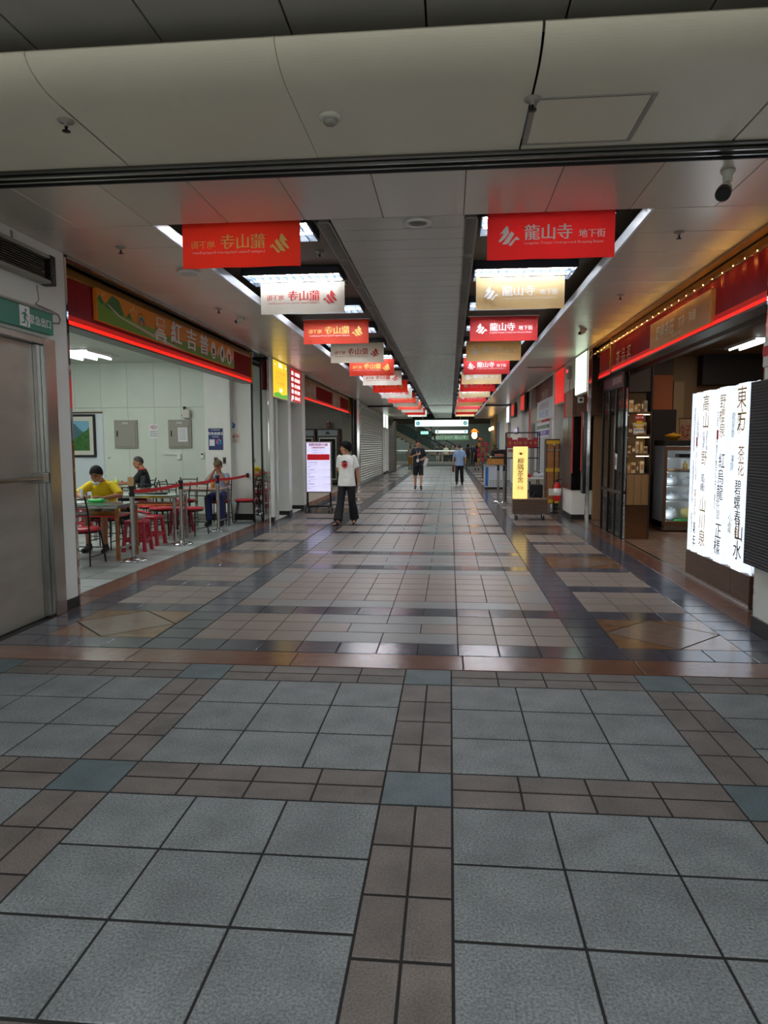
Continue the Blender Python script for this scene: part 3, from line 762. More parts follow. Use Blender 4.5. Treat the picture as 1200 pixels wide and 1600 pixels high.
x, y = px(.775, .5); h.rect(x-.05, x+.05, y-.05, y+.03); h.rect(x-.06, x+.06, y-.09, y-.075); h.build('food_drawing', mat('sign_dark', (60, 90, 50), .5), t); h = MB(on_left(.0345, 0, 0))
x, y = px(.865, .5); h.poly([(x-.02, y-.08), (x+.05, y-.02), (x+.04, y+.09), (x-.05, y+.02)]); h.build('leaf_drawing', MATS['sign_dark'], t); h = MB(on_left(.0345, 0, 0))
x, y = px(.94, .5); h.poly([(x-.05, y+.04), (x+.05, y+.04), (x+.03, y-.09), (x-.03, y-.09)])
h.build('cup_drawing', MATS['redink'] if 'redink' in MATS else W['redink'], t)
g = MB(on_left(.0346, 0, 0))
for u in (.82, .905, .975):
    x, y = px(u, .5)
    for k in range(3): g.poly([(x-.07+k*.012, y-.07-k*.03+.03), (x+.07, y+.05-k*.03+.03), (x+.07, y+.065-k*.03+.03), (x-.07+k*.012, y-.055-k*.03+.03)])
g.build('scribble', MATS['sign_white'], t)

# acrylic sign on the tea shop header
t = thing('shop_sign', 'beige acrylic shop sign with white lettering on the red fringe over the tea shop', 'sign', (2.62, 8.52, 2.905))
MB().box(-.02, .03, -1.07, 1.07, -.165, .17, .004).build('board', mat('acrylic_beige', (206, 150, 92), .25, var=.2, vscale=2), t)
MX = on_right(-.0215, 0, 0)
g = MB(); write(g, '野柳茶莊', -.45, -.06, .14, MX, bold=.003, slant=.1); write(g, '茗茶・陶器', .35, -.04, .09, MX, slant=.1); write(g, 'TEA HOUSE', .0, -.13, .05, MX, res=1); g.build('lettering', mat('acrylic_white', (240, 226, 200), .3), t)
g = MB(on_right(-.002, -2.2, 0)); 
g = MB(); write(g, '茶 品 茗', -11.15, 2.8, .18, on_right(2.632, 0, 0), width=.9, bold=.004); g.build('lettering', W['gold'], hr)
# photo boards on the fridge shop header
for k, (y, wd, lab) in enumerate(((18.2, 1.5, 'first faded photo board on the red header above the fridges'), (22.4, 1.5, 'second faded photo board on the red header above the fridges'))):
    t = thing('photo_board', lab, 'sign', (-3.64, y, 2.95))
    MB().box(-.01, .02, -wd/2, wd/2, -.19, .2, .003).build('board', mat('faded_print', (178, 140, 110), .5, var=.4, vscale=3), t)
    g = MB(); write(g, '麵線 小吃', 0, -.05, .13, on_left(.0215, 0, 0), width=1.1); g.build('lettering', W['offw'], t)

# ------------------------------------------------------------------ restaurant room
struct('wall_back', MB().box(-9.6, -3.56, 14.2, 14.35, 0, 3.4), W['panelw'])
wb = MB().box(-9.6, -5.0, 14.19, 14.2, 0, 3.3); wbo = struct('wall_back', wb, W['grey'])
for k in range(8):
    for (z0, z1) in ((.11, 2.33), (2.335, 3.28)):
        x1 = -4.98-k*.575; MB().box(x1-.572, x1, 14.172, 14.19, z0, z1, .002).build('panel', W['panelw'], wbo)
struct('wall_column', MB().box(-4.98, -3.93, 13.95, 14.2, 0, 3.4), W['wall'])
struct('baseboard_back', MB().box(-4.985, -3.925, 13.94, 13.955, 0, .14, .003), W['black'])
struct('wall_far', MB().box(-9.7, -9.6, 6, 14.3, 0, 3.4), W['wall'])
struct('wall_near', MB().box(-9.6, -3.66, 5.9, 6.0, 0, 3.4), W['wall'])
ceiling(-9.6, -4.2, 6.0, 14.3, 3.25, mat('shop_ceiling', (196, 200, 190), .6), 1.2, 1.2, gap=.003)
def troffer(x, y, z, wx, wy, n, along, lab, par='shop'):
    t = thing('ceiling_light', lab, 'ceiling light', (x, y, z))
    MB().box(-wx/2, wx/2, -wy/2, wy/2, .0, .02).box(-wx/2, -wx/2+.02, -wy/2, wy/2, -.03, .0).box(wx/2-.02, wx/2, -wy/2, wy/2, -.03, .0).build('housing', W['white'], t)
    for k in range(n):
        if along == 'y': xx = -wx/2+(k+.5)*wx/n; MB().cyl((xx, -wy/2+.03, -.03), (xx, wy/2-.03, -.03), .018, n=8).build('tube', W['tubei'], t)
        else: yy = -wy/2+(k+.5)*wy/n; MB().cyl((-wx/2+.03, yy, -.03), (wx/2-.03, yy, -.03), .018, n=8).build('tube', W['tubei'], t)
troffer(-6.95, 12.6, 3.23, 1.15, 1.15, 4, 'y', 'bright four-tube ceiling light in the restaurant above the seated diners')
troffer(-5.35, 12.75, 3.23, .14, 1.3, 1, 'y', 'single-tube ceiling light in the restaurant near the painted sign')
troffer(-6.6, 8.6, 3.23, 1.15, 1.15, 4, 'y', 'four-tube ceiling light near the entrance end of the restaurant')

def wallbox(name, lab, cat, x0, x1, z0, z1, m, y=14.172, th=.04, parts=None):
    t = thing(name, lab, cat, ((x0+x1)/2, y, z0))
    MB().box(-(x1-x0)/2, (x1-x0)/2, -th, 0, 0, z1-z0, .004).build('body', m, t)
    return t, (x1-x0), (z1-z0)
for nm, x0, x1 in (('grey electrical cabinet on the back wall, the one without a paper note', -7.0, -6.5), ('grey electrical cabinet on the back wall with a paper note taped on', -5.83, -5.34)):
    t, wd, h = wallbox('electrical_cabinet', nm, 'cabinet', x0, x1, 1.49, 2.07, W['grey'])
    dr = MB().box(-wd/2+.035, wd/2-.035, -.052, -.038, .035, h-.035, .004).build('door', W['grey'], t)
    MB().box(-wd/2+.06, -wd/2+.085, -.062, -.05, .24, .36, .003).build('handle', W['blkp'], dr)
    g = MB(); write(g, '配電盤', 0, h-.075, .03, on_front(0, -.0535, 0)); g.build('lettering', W['whiteink'], t)
    if x0 > -6:
        MB().box(-.03, .17, -.055, -.052, .13, .42).build('paper_note', W['paper'], t)
        g = MB()
        for k in range(6): write(g, '請勿任意開啟', .07, .37-k*.04, .018, on_front(0, -.0562, 0), res=1)
        g.build('note_lettering', W['ink'], t)
def poster(name, lab, x0, x1, z0, z1, m, y, cat='poster'):
    t = thing(name, lab, cat, ((x0+x1)/2, y, z0))
    MB().box(-(x1-x0)/2, (x1-x0)/2, -.006, 0, 0, z1-z0).build('sheet', m, t)
    return t, x1-x0, z1-z0
t, wd, h = poster('notice', 'white notice with a red oval badge between the two electrical cabinets', -6.25, -6.06, 1.69, 1.98, W['paper'], 14.172, 'notice')
g = MB(on_front(0, -.0072, 0)); g.disc(0, h-.06, .075, 0, 20, ry=.04); g.build('red_oval', W['redink'], t)
g = MB(on_front(0, -.0078, 0)); g.disc(0, h-.06, .062, 0, 20, ry=.03); write(g, '', 0, 0, .01) if False else None; g.build('white_oval', W['paper'], t)
g = MB(); write(g, '衛生', 0, h-.075, .03, on_front(0, -.0084, 0), bold=.001)
for k in range(3): write(g, '優良餐飲店', 0, .13-k*.045, .025, on_front(0, -.0076, 0), res=1)
g.build('lettering', W['ink'], t)
t = thing('framed_painting', 'landscape painting in a black frame with a cream mount on the white board', 'painting', (-7.75, 14.16, 1.30))
MB().box(-.35, .35, -.05, -.02, 0, .9, .012).build('frame', W['blkp'], t)
MB().box(-.30, .30, -.054, -.05, .05, .85).build('mount', W['offw'], t)
MX = on_front(0, -.0555, 0)
MB(MX).rect(-.22, .22, .14, .76).build('sky', mat('paint_sky', (120, 170, 196), .6), t)
MB(on_front(0, -.056, 0)).poly([(-.22, .3), (-.22, .66), (-.1, .7), (.02, .58), (.12, .5), (.22, .64), (.22, .3)]).build('mountain', mat('paint_mountain', (70, 110, 120), .6, var=.3, vscale=8), t)
MB(on_front(0, -.0565, 0)).poly([(-.22, .14), (-.22, .34), (-.05, .42), (.08, .52), (.22, .6), (.22, .14)]).build('trees', mat('paint_trees', (56, 104, 48), .7, var=.5, vscale=24), t)
t = thing('white_board', 'tall white board with a brown top rail leaning on the back wall behind the painting', 'board', (-7.72, 14.166, 0))
MB().box(-.72, .47, -.015, 0, 0, 2.22, .003).build('panel', mat('blue_white_board', (208, 216, 222), .4), t)
MB().box(-.72, .47, -.03, 0, 2.22, 2.25, .003).build('top_rail', W['wood'], t)
PY = 13.945
t, wd, h = poster('poster', 'dark blue poster with pink and blue blobs on the white column', -4.905, -4.605, 1.45, 1.885, W['navy'], PY)
g = MB(); write(g, '賓果遊戲室', 0, h-.13, .05, on_front(0, -.0075, 0), bold=.002); write(g, '電子票證歡迎使用', 0, h-.04, .018, on_front(0, -.0075, 0), res=1); write(g, '掃碼領取優惠', 0, h-.18, .018, on_front(0, -.0075, 0), res=1); g.build('lettering', W['whiteink'], t)
pink = mat('pink_print', (226, 120, 150), .6); sky = mat('blue_print', (70, 150, 210), .6)
def blobs(t, x, z, k, y=-.0075):
    a, b = MB(on_front(0, y, 0)), MB(on_front(0, y-.0004, 0))
    for dx, dz in ((-.5, .4), (0, .7), (-.6, -.2)): a.disc(x+dx*k, z+dz*k, .5*k, 0, 12)
    for dx, dz in ((.5, .3), (.4, -.4), (-.1, -.5)): b.disc(x+dx*k, z+dz*k, .5*k, 0, 12)
    a.build('pink_blob', pink, t); b.build('blue_blob', sky, t)
blobs(t, .07, .16, .055)
MB(on_front(0, -.0075, 0)).rect(-.13, -.02, .08, .21).build('white_square', W['paper'], t)
t, wd, h = poster('sticker', 'pale sticker with pink and blue blobs above the no smoking notice', -4.475, -4.305, 1.84, 2.03, W['paper'], PY, 'sticker'); blobs(t, 0, .10, .06)
t, wd, h = poster('no_smoking_notice', 'cream no smoking notice beside the dark blue poster', -4.455, -4.255, 1.585, 1.79, mat('cream_paper', (226, 214, 200), .6), PY, 'notice')
g = MB(); write(g, 'N', -.045, .10, .075, on_front(0, -.0075, 0), bold=.003); 
for k in range(3): write(g, '禁止吸菸罰款', 0, .062-k*.024, .016, on_front(0, -.0075, 0), res=1)
g.build('lettering', W['ink'], t)
g = MB(on_front(.045, -.0075, .138)); n = 20
for i in range(n):
    a0, a1 = 2*pi*i/n, 2*pi*(i+1)/n
    g.poly([(.04*cos(a0), .04*sin(a0)), (.04*cos(a1), .04*sin(a1)), (.031*cos(a1), .031*sin(a1)), (.031*cos(a0), .031*sin(a0))])
g.poly([(-.026, .02), (-.02, .026), (.026, -.02), (.02, -.026)]); g.build('ban_symbol', W['redink'], t)
g = MB(on_front(.045, -.0072, .138)).rect(-.022, .022, -.006, .006); g.build('cigarette', W['ink'], t)
for lab, x0, x1 in (('brown wall socket plate behind the capped man', -4.80, -4.72), ('brown wall socket plate to the side of the capped man', -4.615, -4.535)):
    t = thing('wall_socket', lab, 'wall socket', ((x0+x1)/2, PY, 1.17)); MB().box(-.04, .04, -.012, 0, 0, .125, .004).build('plate', W['wood'], t); MB().box(-.02, .02, -.016, -.011, .03, .095, .002).build('outlet', W['blkp'], t)
t = thing('thermostat', 'white wall thermostat with a dark display on the seam by the column', 'thermostat', (-5.12, 14.165, 1.27)); MB().box(-.035, .035, -.03, 0, 0, .13, .006).build('case', W['white'], t); MB().box(-.022, .022, -.033, -.029, .075, .105).build('display', W['dglass'], t)
t = thing('switch_box', 'white switch box at the end of a surface conduit below the noted cabinet', 'switch', (-5.62, 14.165, 1.25)); MB().box(-.04, .04, -.035, 0, 0, .12, .006).build('box', W['white'], t); MB().box(-.36, -.04, -.02, 0, .1, .115).build('conduit', W['white'], t)
t = thing('switch_plate', 'tiny white switch plate on the wall below the plain cabinet', 'switch', (-7.15, 14.165, 1.28)); MB().box(-.035, .035, -.012, 0, 0, .03, .003).build('plate', W['white'], t); MB().box(-.015, .015, -.016, -.011, .008, .022).build('rocker', W['grey'], t)
t = thing('wall_fan_mount', 'ivory wall unit with a dark knob above the noted electrical cabinet', 'wall unit', (-5.42, 14.165, 2.10)); MB().box(-.08, .08, -.09, 0, 0, .19, .02).build('body', W['offw'], t); MB().cyl((-.04, -.05, .17), (-.04, -.05, .24), .03, n=12).build('knob', W['blkp'], t); MB().cyl((-.11, -.05, .06), (.11, -.05, .06), .012, n=8).build('axle', W['grey'], t)

# ------------------------------------------------------------------ restaurant furniture
def table(lab, x0, x1, y0, y1, top, legm, group=None, shelf=None, apron=None):
    cx, cy = (x0+x1)/2, (y0+y1)/2; a, b = (x1-x0)/2, (y1-y0)/2
    t = thing('dining_table', lab, 'table', (cx, cy, 0))
    MB().box(-a, a, -b, b, .735, .75, .004).build('glass_top', top, t)
    MB().box(-a+.02, a-.02, -b+.02, b-.02, .695, .735, .004).build('frame', W['steel'], t)
    if apron: MB().box(-a+.03, a-.03, -b+.03, b-.03, .58, .60, .004).build('shelf', apron, t)
    for sx in (-1, 1):
        for sy in (-1, 1): MB().box(sx*(a-.04)-.022, sx*(a-.04)+.022, sy*(b-.04)-.022, sy*(b-.04)+.022, 0, .695, .005).build('leg', legm, t)
    for sx in (-1, 1): MB().box(sx*(a-.04)-.012, sx*(a-.04)+.012, -b+.06, b-.06, .15, .18, .004).build('stretcher', W['steel'], t)
    return t
rust = mat('rusty_orange_steel', (150, 98, 56), .45, .4, var=.35, vscale=14)
table('glass topped dining table with rusty orange legs before the man in yellow', -5.62, -4.36, 8.83, 9.47, W['glass'], rust, apron=W['redv'])
table('long dining table with pale glass top behind the middle barrier post', -5.75, -4.34, 10.72, 11.30, W['glass'], W['steel'], apron=W['orangep'])
table('dining table with bottles on it before the man in black', -6.75, -5.45, 12.3, 12.95, W['glass'], W['steel'])
table('small steel legged table before the man in the cap', -4.86, -4.15, 12.3, 12.98, mat('pink_table_top', (190, 150, 138), .2), W['steel'])

def chair():
    t = thing('dining_chair', '', 'chair', (0, 0, 0))
    MB().lathe([(0, .43), (.17, .43), (.205, .44), (.215, .458), (.20, .475), (.12, .483), (0, .485)], 24).build('seat', W['redv'], t)
    MB().lathe([(.16, .415), (.195, .415), (.195, .43), (.16, .43)], 20).build('seat_ring', W['blk'], t)
    for sx in (-1, 1): MB().tube([(sx*.16, .14, .42), (sx*.19, .2, 0)], .011, 8).build('leg', W['blk'], t)
    for sx in (-1, 1): MB().tube([(sx*.19, -.21, 0), (sx*.175, -.17, .43), (sx*.18, -.2, .7), (sx*.175, -.25, .9)], .011, 8).build('leg', W['blk'], t)
    MB().tube([(-.19, .17, .2), (.19, .17, .2)], .008, 6).tube([(-.185, -.19, .2), (.185, -.19, .2)], .008, 6).tube([(-.185, .19, .12), (-.185, -.19, .12)], .008, 6).tube([(.185, .19, .12), (.185, -.19, .12)], .008, 6).build('stretcher', W['blk'], t)
    for z, y in ((.66, -.19), (.76, -.215), (.86, -.24)): MB().tube([(-.175, y, z), (-.08, y-.03, z), (.08, y-.03, z), (.175, y, z)], .009, 6).build('back_rail', W['blk'], t)
    return t
c0 = chair(); chairs = [
    (-4.72, 8.58, .0, 'black framed chair with red seat at the front edge of the near table'),
    (-4.95, 11.62, pi, 'black framed chair with red seat behind the middle barrier post table'),
    (-4.42, 11.62, 2.9, 'black framed chair with red seat behind the long table end'),
    (-5.35, 12.05, .1, 'black framed chair with red seat facing the table of bottles'),
    (-5.10, 12.62, -pi/2, 'black framed chair with red seat at the side of the capped man table'),
    (-4.06, 13.58, pi/2+.2, 'black framed chair against the white column beside the capped man'),
    (-5.85, 11.7, .0, 'black framed chair with red seat before the bottles, back to the barrier'),
    (-5.25, 13.45, pi, 'black framed chair standing empty against the pale back wall'),
    (-5.15, 9.98, pi, 'black framed chair under the man in the yellow shirt'),
    (-6.10, 13.33, pi/2, 'black framed chair under the man in the black shirt'),
    (-4.5, 13.33, pi, 'black framed chair under the man in the cap')]
for i, (x, y, a, lab) in enumerate(chairs):
    if i == 0: c0.location = (x, y, 0); c0['label'] = lab
    else: dup(c0, (x, y, 0), a, lab)
def stool():
    t = thing('plastic_stool', '', 'stool', (0, 0, 0))
    rr = lambda h, r, z: [(max(-h, min(h, 1.18*h*cos(2*pi*k/24)*1.2)), max(-h, min(h, 1.18*h*sin(2*pi*k/24)*1.2)), z) for k in range(24)]
    MB().loft([rr(.125, 0, .40), rr(.145, 0, .41), rr(.145, 0, .44), rr(.13, 0, .455), rr(.05, 0, .45)]).build('seat', W['redp'], t)
    for sx in (-1, 1):
        for sy in (-1, 1):
            P = lambda h, z, w_: [(sx*h-w_, sy*h-w_, z), (sx*h+w_, sy*h-w_, z), (sx*h+w_, sy*h+w_, z), (sx*h-w_, sy*h+w_, z)]
            MB().loft([P(.155, 0, .025), P(.14, .2, .022), P(.12, .41, .022)], smooth=False).build('leg', W['redp'], t)
    for a in range(4):
        MB(Rz(a*pi/2)).box(-.13, .13, -.155, -.14, .14, .19, .004).build('stretcher', W['redp'], t)
    return t
s0 = stool(); stools = [(-4.62, 10.42, 0, 'red plastic stool standing clear between the first and middle barrier posts'),
    (-4.55, 9.78, .1, 'red plastic stool tucked behind the first barrier post'),
    (-4.75, 11.98, .0, 'red plastic stool by the middle barrier post near the capped man'),
    (-6.45, 11.9, .1, 'red plastic stool in the gap before the table of bottles'),
    (-4.75, 12.0, .2, 'red plastic stool before the small steel legged table'),
    (-5.12, 12.05, .15, 'red plastic stool beside the chair of the capped man table')]
for i, (x, y, a, lab) in enumerate(stools[:4]):
    if i == 0: s0.location = (x, y, 0); s0['label'] = lab
    else: dup(s0, (x, y, 0), a, lab)
def stanchion(lab, x, y):
    t = thing('barrier_post', lab, 'barrier post', (x, y, 0))
    MB().lathe([(0, 0), (.165, 0), (.17, .008), (.165, .02), (.12, .034), (.04, .045), (.032, .06), (0, .06)], 28).build('base', W['chrome'], t)
    MB().cyl((0, 0, .05), (0, 0, .91), .031, n=18).build('pole', W['steel'], t)
    MB().cyl((0, 0, .86), (0, 0, .91), .036, n=18).cyl((0, 0, .91), (0, 0, .955), .03, n=18).cyl((0, 0, .955), (0, 0, 1.0), .037, n=18).build('belt_head', W['blkp'], t)
    return t
PS = [(-4.18, 8.86), (-4.14, 10.45), (-4.13, 12.15)]
stanchion('chrome barrier post nearest the steel door, start of the red belt', *PS[0])
stanchion('chrome barrier post in the middle of the red belt', *PS[1])
stanchion('chrome barrier post beside the capped man', *PS[2])
t = thing('barrier_belt', 'red webbing belt stretched along the chrome posts to the white column', 'barrier belt', (0, 0, 0))
ends = PS+[(-4.10, 13.93)]
for (xa, ya), (xb, yb) in zip(ends, ends[1:]):
    mb = MB(); n = 8; L1, L2 = [], []
    a0, a1 = .035/((yb-ya)), 1-.035/((yb-ya)); a1 = a1 if yb < 13.9 else 1-.02/(yb-ya)
    rings = []
    for i in range(n+1):
        u = a0+(a1-a0)*i/n; x = xa+(xb-xa)*u; y = ya+(yb-ya)*u; z = .93-.02*sin(pi*u)
        rings.append([(x-.001, y, z-.025), (x+.001, y, z-.025), (x+.001, y, z+.025), (x-.001, y, z+.025)])
    mb.loft(rings, smooth=False).build('webbing', mat('red_webbing', (214, 30, 36), .6), t)
MB().box(-4.125, -4.075, 13.905, 13.945, .885, .975, .004).build('wall_clip', W['blkp'], t)

# things on the restaurant tables
def bottle(lab, x, y, z, body, cap, h=.2, pump=False, tall=False):
    t = thing('pump_bottle' if pump else 'bottle', lab, 'bottle', (x, y, z))
    MB().lathe([(0, 0), (.034, 0), (.036, .01), (.036, h*.68), (.014, h*.8), (.014, h*.86), (0, h*.86)], 16).build('body', body, t)
    if pump: MB().cyl((0, 0, h*.86), (0, 0, h), .008, n=8).cyl((-.035, 0, h), (.008, 0, h), .007, n=8).build('pump', cap, t)
    else: MB().cyl((0, 0, h*.86), (0, 0, h), .016, n=12).build('cap', cap, t)
bottle('clear pump bottle with a blue band on the table of bottles', -6.52, 12.6, .75, mat('pale_blue_plastic', (160, 190, 220), .2), W['white'], .23, True)
bottle('yellow-green pump bottle on the table of bottles', -6.24, 12.6, .75, mat('lime_liquid', (180, 200, 60), .2), W['white'], .2, True)
bottle('brown sauce bottle before the clear pump bottle', -6.32, 12.45, .75, mat('brown_sauce', (120, 70, 40), .2), W['redink'], .14)
t = thing('menu_stand', 'upright tan menu card stand on the table of bottles', 'menu', (-5.98, 12.66, .75)); MB().box(-.06, .06, -.012, .012, .015, .2, .003).build('card', W['tan'], t); MB().box(-.065, .065, -.04, .04, 0, .015, .003).build('base', W['blkp'], t)
t = thing('tablet', 'black tablet propped upright before the man in black', 'tablet', (-5.80, 12.72, .75)); MB(Rz(-.5) @ Rx(-.2)).box(-.07, .07, -.005, .005, 0.003, .23, .004).build('body', W['blkp'], t); MB(Rz(-.5) @ Rx(-.2)).box(-.06, .06, -.0065, -.005, .018, .215).build('screen', W['dglass'], t)
t = thing('tray', 'round black serving tray on the middle table', 'tray', (-4.75, 10.98, .75)); MB().lathe([(0, 0), (.15, 0), (.17, .02), (.165, .022), (.148, .006), (0, .006)], 24).build('dish', W['blkp'], t); MB().lathe([(.165, .018), (.172, .02), (.17, .024), (.164, .022)], 24).build('rim', W['rail'], t)
t = thing('plastic_bag', 'bright green plastic bag lying on the near table', 'bag', (-4.86, 9.2, .75))
mb = MB().ell((0, 0, .026), (.12, .07, .026), 14, 8).ell((.06, .02, .03), (.06, .05, .03), 10, 7).ell((-.07, -.01, .03), (.05, .045, .028), 10, 7); link('bag_body', voxel(mb, .008), mat('green_bag', (70, 210, 110), .4, transl=.3), t)
MB().tube([(.1, 0, .03), (.15, .02, .035), (.17, .0, .012)], .008, 6).build('handle', MATS['green_bag'], t)
t = thing('newspaper', 'open newspaper and papers spread on the near table', 'newspaper', (-5.22, 9.15, .75))
MB(Rz(.1)).box(-.2, .0, -.13, .13, 0, .006).build('page', W['paper'], t); MB(Rz(.1)).box(.003, .2, -.13, .13, 0, .008).build('page', W['paper'], t)
t = thing('paper_bag', 'white paper bag with a red folder on the shelf stool beside the first barrier post', 'bag', (-4.52, 9.78, .458)); mb = MB().ell((0, 0, .06), (.12, .09, .06), 12, 8).ell((-.05, .02, .09), (.06, .05, .05), 10, 7); link('bag_body', voxel(mb, .01), W['paper'], t); MB(Ry(.2)).box(-.10, .14, -.06, .05, .12, .132, .002).build('folder', W['redink'], t)
t = thing('cup', 'white paper cup at the end of the near table', 'cup', (-5.55, 9.1, .75)); MB().lathe([(0, 0), (.028, 0), (.04, .1), (.043, .1), (.043, .105), (.036, .1), (.026, .004), (0, .004)], 16).build('body', W['white'], t); MB().lathe([(.039, .1), (.045, .1), (.045, .108), (.039, .108)], 16).build('rim', W['offw'], t)
t = thing('cup', 'clear cup of amber tea on the small table before the capped man', 'cup', (-4.42, 12.72, .75)); MB().lathe([(0, 0), (.03, 0), (.038, .13), (0, .13)], 16).build('tea', mat('amber_tea', (190, 120, 30), .1), t); MB().lathe([(0, .13), (.042, .13), (.042, .145), (0, .15)], 16).build('lid', W['white'], t)

# ------------------------------------------------------------------ left side past the restaurant
wm = struct('wall_mirror', MB().box(-3.93, -3.56, 13.68, 13.94, 0, 3.27, .004), W['mirror'])
for x in (-3.905, -3.72, -3.60): MB().box(x-.018, x+.018, 13.655, 13.69, 0, 3.27, .004).build('post', W['blk'] if x < -3.65 else W['chrome'], wm)
fins = ((13.68, 13.80, -3.56), (15.05, 15.33, -4.5), (16.55, 16.88, -4.5))
struct('wall_fin', MB().box(-4.5, -3.56, 13.81, 16.6, 0, 0.01).box(-4.5, -4.4, 13.8, 16.6, 0, 3.27), W['wall'])
for y0, y1, xa in fins:
    struct('wall_fin', MB().box(xa, -3.505, y0, y1, 0, 3.27, .003), W['wall'])
    struct('baseboard_fin', MB().box(xa, -3.50, y0-.006, y1, 0, .10, .002), W['black'])
def lightbox(lab, side, x, y0, y1, z0, z1, face, draw, name='lightbox', frame_m=None):
    s = 1 if side == 'left' else -1
    t = thing(name, lab, 'lightbox', (x, (y0+y1)/2, z0)); hh = z1-z0; a = (y1-y0)/2
    MB().box(-s*.11, -s*.012, -a, a, 0, hh, .004).build('case', frame_m or W['white'], t)
    MB().box(-s*.013, 0, -a+.02, a-.02, .02, hh-.02, .002).build('lit_face', face, t)
    draw(t, (on_left if s > 0 else on_right), a, hh)
    return t
def draw_yellow(t, F, a, h):
    MX = F(.0015, 0, 0); MX2 = F(.0022, 0, 0)
    MB(MX).poly([(-a+.02, .02), (a-.02, .02), (a-.02, .12), (.1, .08), (-.2, .13), (-a+.02, .09)]).build('green_hill', W['lgrn'], t)
    g = MB(); write(g, '彩券行', 0, h-.13, .085, MX2, bold=.003); write(g, '刮刮樂', 0, .14, .06, MX2, bold=.002); g.build('lettering', W['lwht'], t)
    g = MB(); 
    for k, s_ in enumerate(('公益彩券大樂透', '威力彩今彩五三九', '歡迎包牌合購')): write(g, s_, 0, h-.27-k*.105, .055, MX2, width=.85 if k < 2 else .6)
    g.build('lettering', mat('lit_pink_letters', (240, 110, 110), .5, emit=.4), t)
    g = MB(MX2).disc(a-.12, h-.1, .05).disc(-a+.13, h-.1, .05); g.build('badge', W['lgrn'], t)
    g = MB(F(.003, 0, 0)).disc(a-.12, h-.1, .03).disc(-a+.13, h-.1, .03); g.build('badge_centre', W['lwht'], t)
lightbox('yellow and green lit signbox on the first white fin past the restaurant', 'left', -3.50, 13.83, 15.02, 2.5, 3.262, W['lyel'], draw_yellow)
def draw_menu(t, F, a, h):
    MX = F(.0015, 0, 0)
    for k in range(5):
        g = MB(); y = h-.155-k*.135
        write(g, '滷肉飯'[k % 3]+'麵', -a+.17, y, .075, MX, bold=.004); write(g, ('大腸麵線', '肉羹米粉', '綜合炒麵', '蚵仔煎餅', '魯味小菜')[k], .1, y, .07, MX, width=.55, bold=.004)
        g.build('lettering', W['lwht'], t)
    MB(MX).poly([(-a+.03, .02), (-a+.12, .02), (-a+.10, .07), (-a+.05, .07)]).build('cup_drawing', W['lwht'], t)
lightbox('red lit menu signbox with rows of white characters beside the yellow signbox', 'left', -3.50, 15.35, 16.47, 2.5, 3.262, mat('lit_dark_red', (190, 40, 30), .4, emit=.5, ecol=(196, 30, 20)), draw_menu)
def socketcam(lab, x, y, z):
    t = thing('wall_camera', lab, 'camera', (x, y, z)); MB().box(-.06, .06, -.03, 0, -.06, .06, .006).build('plate', W['white'], t); MB().cyl((0, -.03, 0), (0, -.05, 0), .03, .026, 14).build('lens', W['blkp'], t)
socketcam('square white wall plate with a dark round lens under the yellow signbox', -3.80, 15.045, 2.36)

# fridge shop
fw = struct('wall_back', MB().box(-9.6, -3.6, 27.75, 27.9, 0, 3.4), mat('grey_shop_wall', (150, 152, 146), .5))
for k in range(7): MB().box(-3.95-(k+1)*.62+.004, -3.95-k*.62, 27.73, 27.75, .1, 3.25).build('panel', MATS['grey_shop_wall'], fw)
struct('wall_column', MB().box(-3.93, -3.6, 27.4, 27.9, 0, 3.4), W['wall'])
struct('wall_far', MB().box(-9.7, -9.6, 14.35, 28, 0, 3.4), MATS['grey_shop_wall'])
ceiling(-9.6, -4.2, 14.35, 27.9, 3.25, MATS['shop_ceiling'], 1.2, 1.2, gap=.003)
def shopfridge(lab, x0, x1, y, h):
    t = thing('display_fridge', lab, 'fridge', ((x0+x1)/2, y, 0)); a = (x1-x0)/2
    MB().box(-a, a, 0, .6, .08, h, .01).build('cabinet', W['blkp'], t)
    MB().box(a-.012, a+.012, .02, .6, .08, h-.02).build('side_panel', mat('dark_red_panel', (110, 44, 40), .4), t)
    MB().box(-a+.05, a-.05, -.02, 0, h-.28, h-.06, .004).build('header_panel', mat('grey_blue_panel', (120, 136, 146), .4), t)
    MB(on_front(0, -.022, h-.17)).poly([(-.1, -.05), (.1, -.05), (.06, .04), (0, .07), (-.06, .04)]).build('emblem', W['blkp'], t)
    d = MB().box(-a+.08, a-.08, -.03, 0, .2, h-.34, .006).build('door', W['steel'], t)
    MB().box(-a+.13, a-.13, -.036, -.029, .26, h-.40).build('pane', W['dglass'], d); MB().box(a-.13, a-.105, -.06, -.028, .9, 1.3, .004).build('handle', W['chrome'], d)
    for sx in (-1, 1): MB().box(sx*(a-.08)-.03, sx*(a-.08)+.03, .04, .1, 0, .08).build('foot', W['blk'], t)
    return t
shopfridge('tall black display fridge with a dark red side beyond the massage sign', -5.17, -4.30, 27.05, 2.2)
shopfridge('tall black display fridge half hidden behind the second white fin', -6.12, -5.24, 27.05, 2.2)
t = thing('canister', 'small reddish canister standing on the fridge with the red side', 'canister', (-4.75, 27.3, 2.2)); MB().cyl((0, 0, 0), (0, 0, .26), .07, n=16).build('body', mat('canister_red', (130, 80, 70), .4), t); MB().cyl((0, 0, .26), (0, 0, .29), .074, n=16).build('lid', W['steel'], t)
wm = struct('wall_mirror', MB().box(-3.93, -3.56, 25.55, 27.3, 0, 3.27), W['mirror'])
for y in (25.5, 26.4, 27.3): MB().box(-3.58, -3.50, y-.05, y+.05, 0, 3.27, .004).build('post', W['blk'] if y < 27 else W['chrome'], wm)
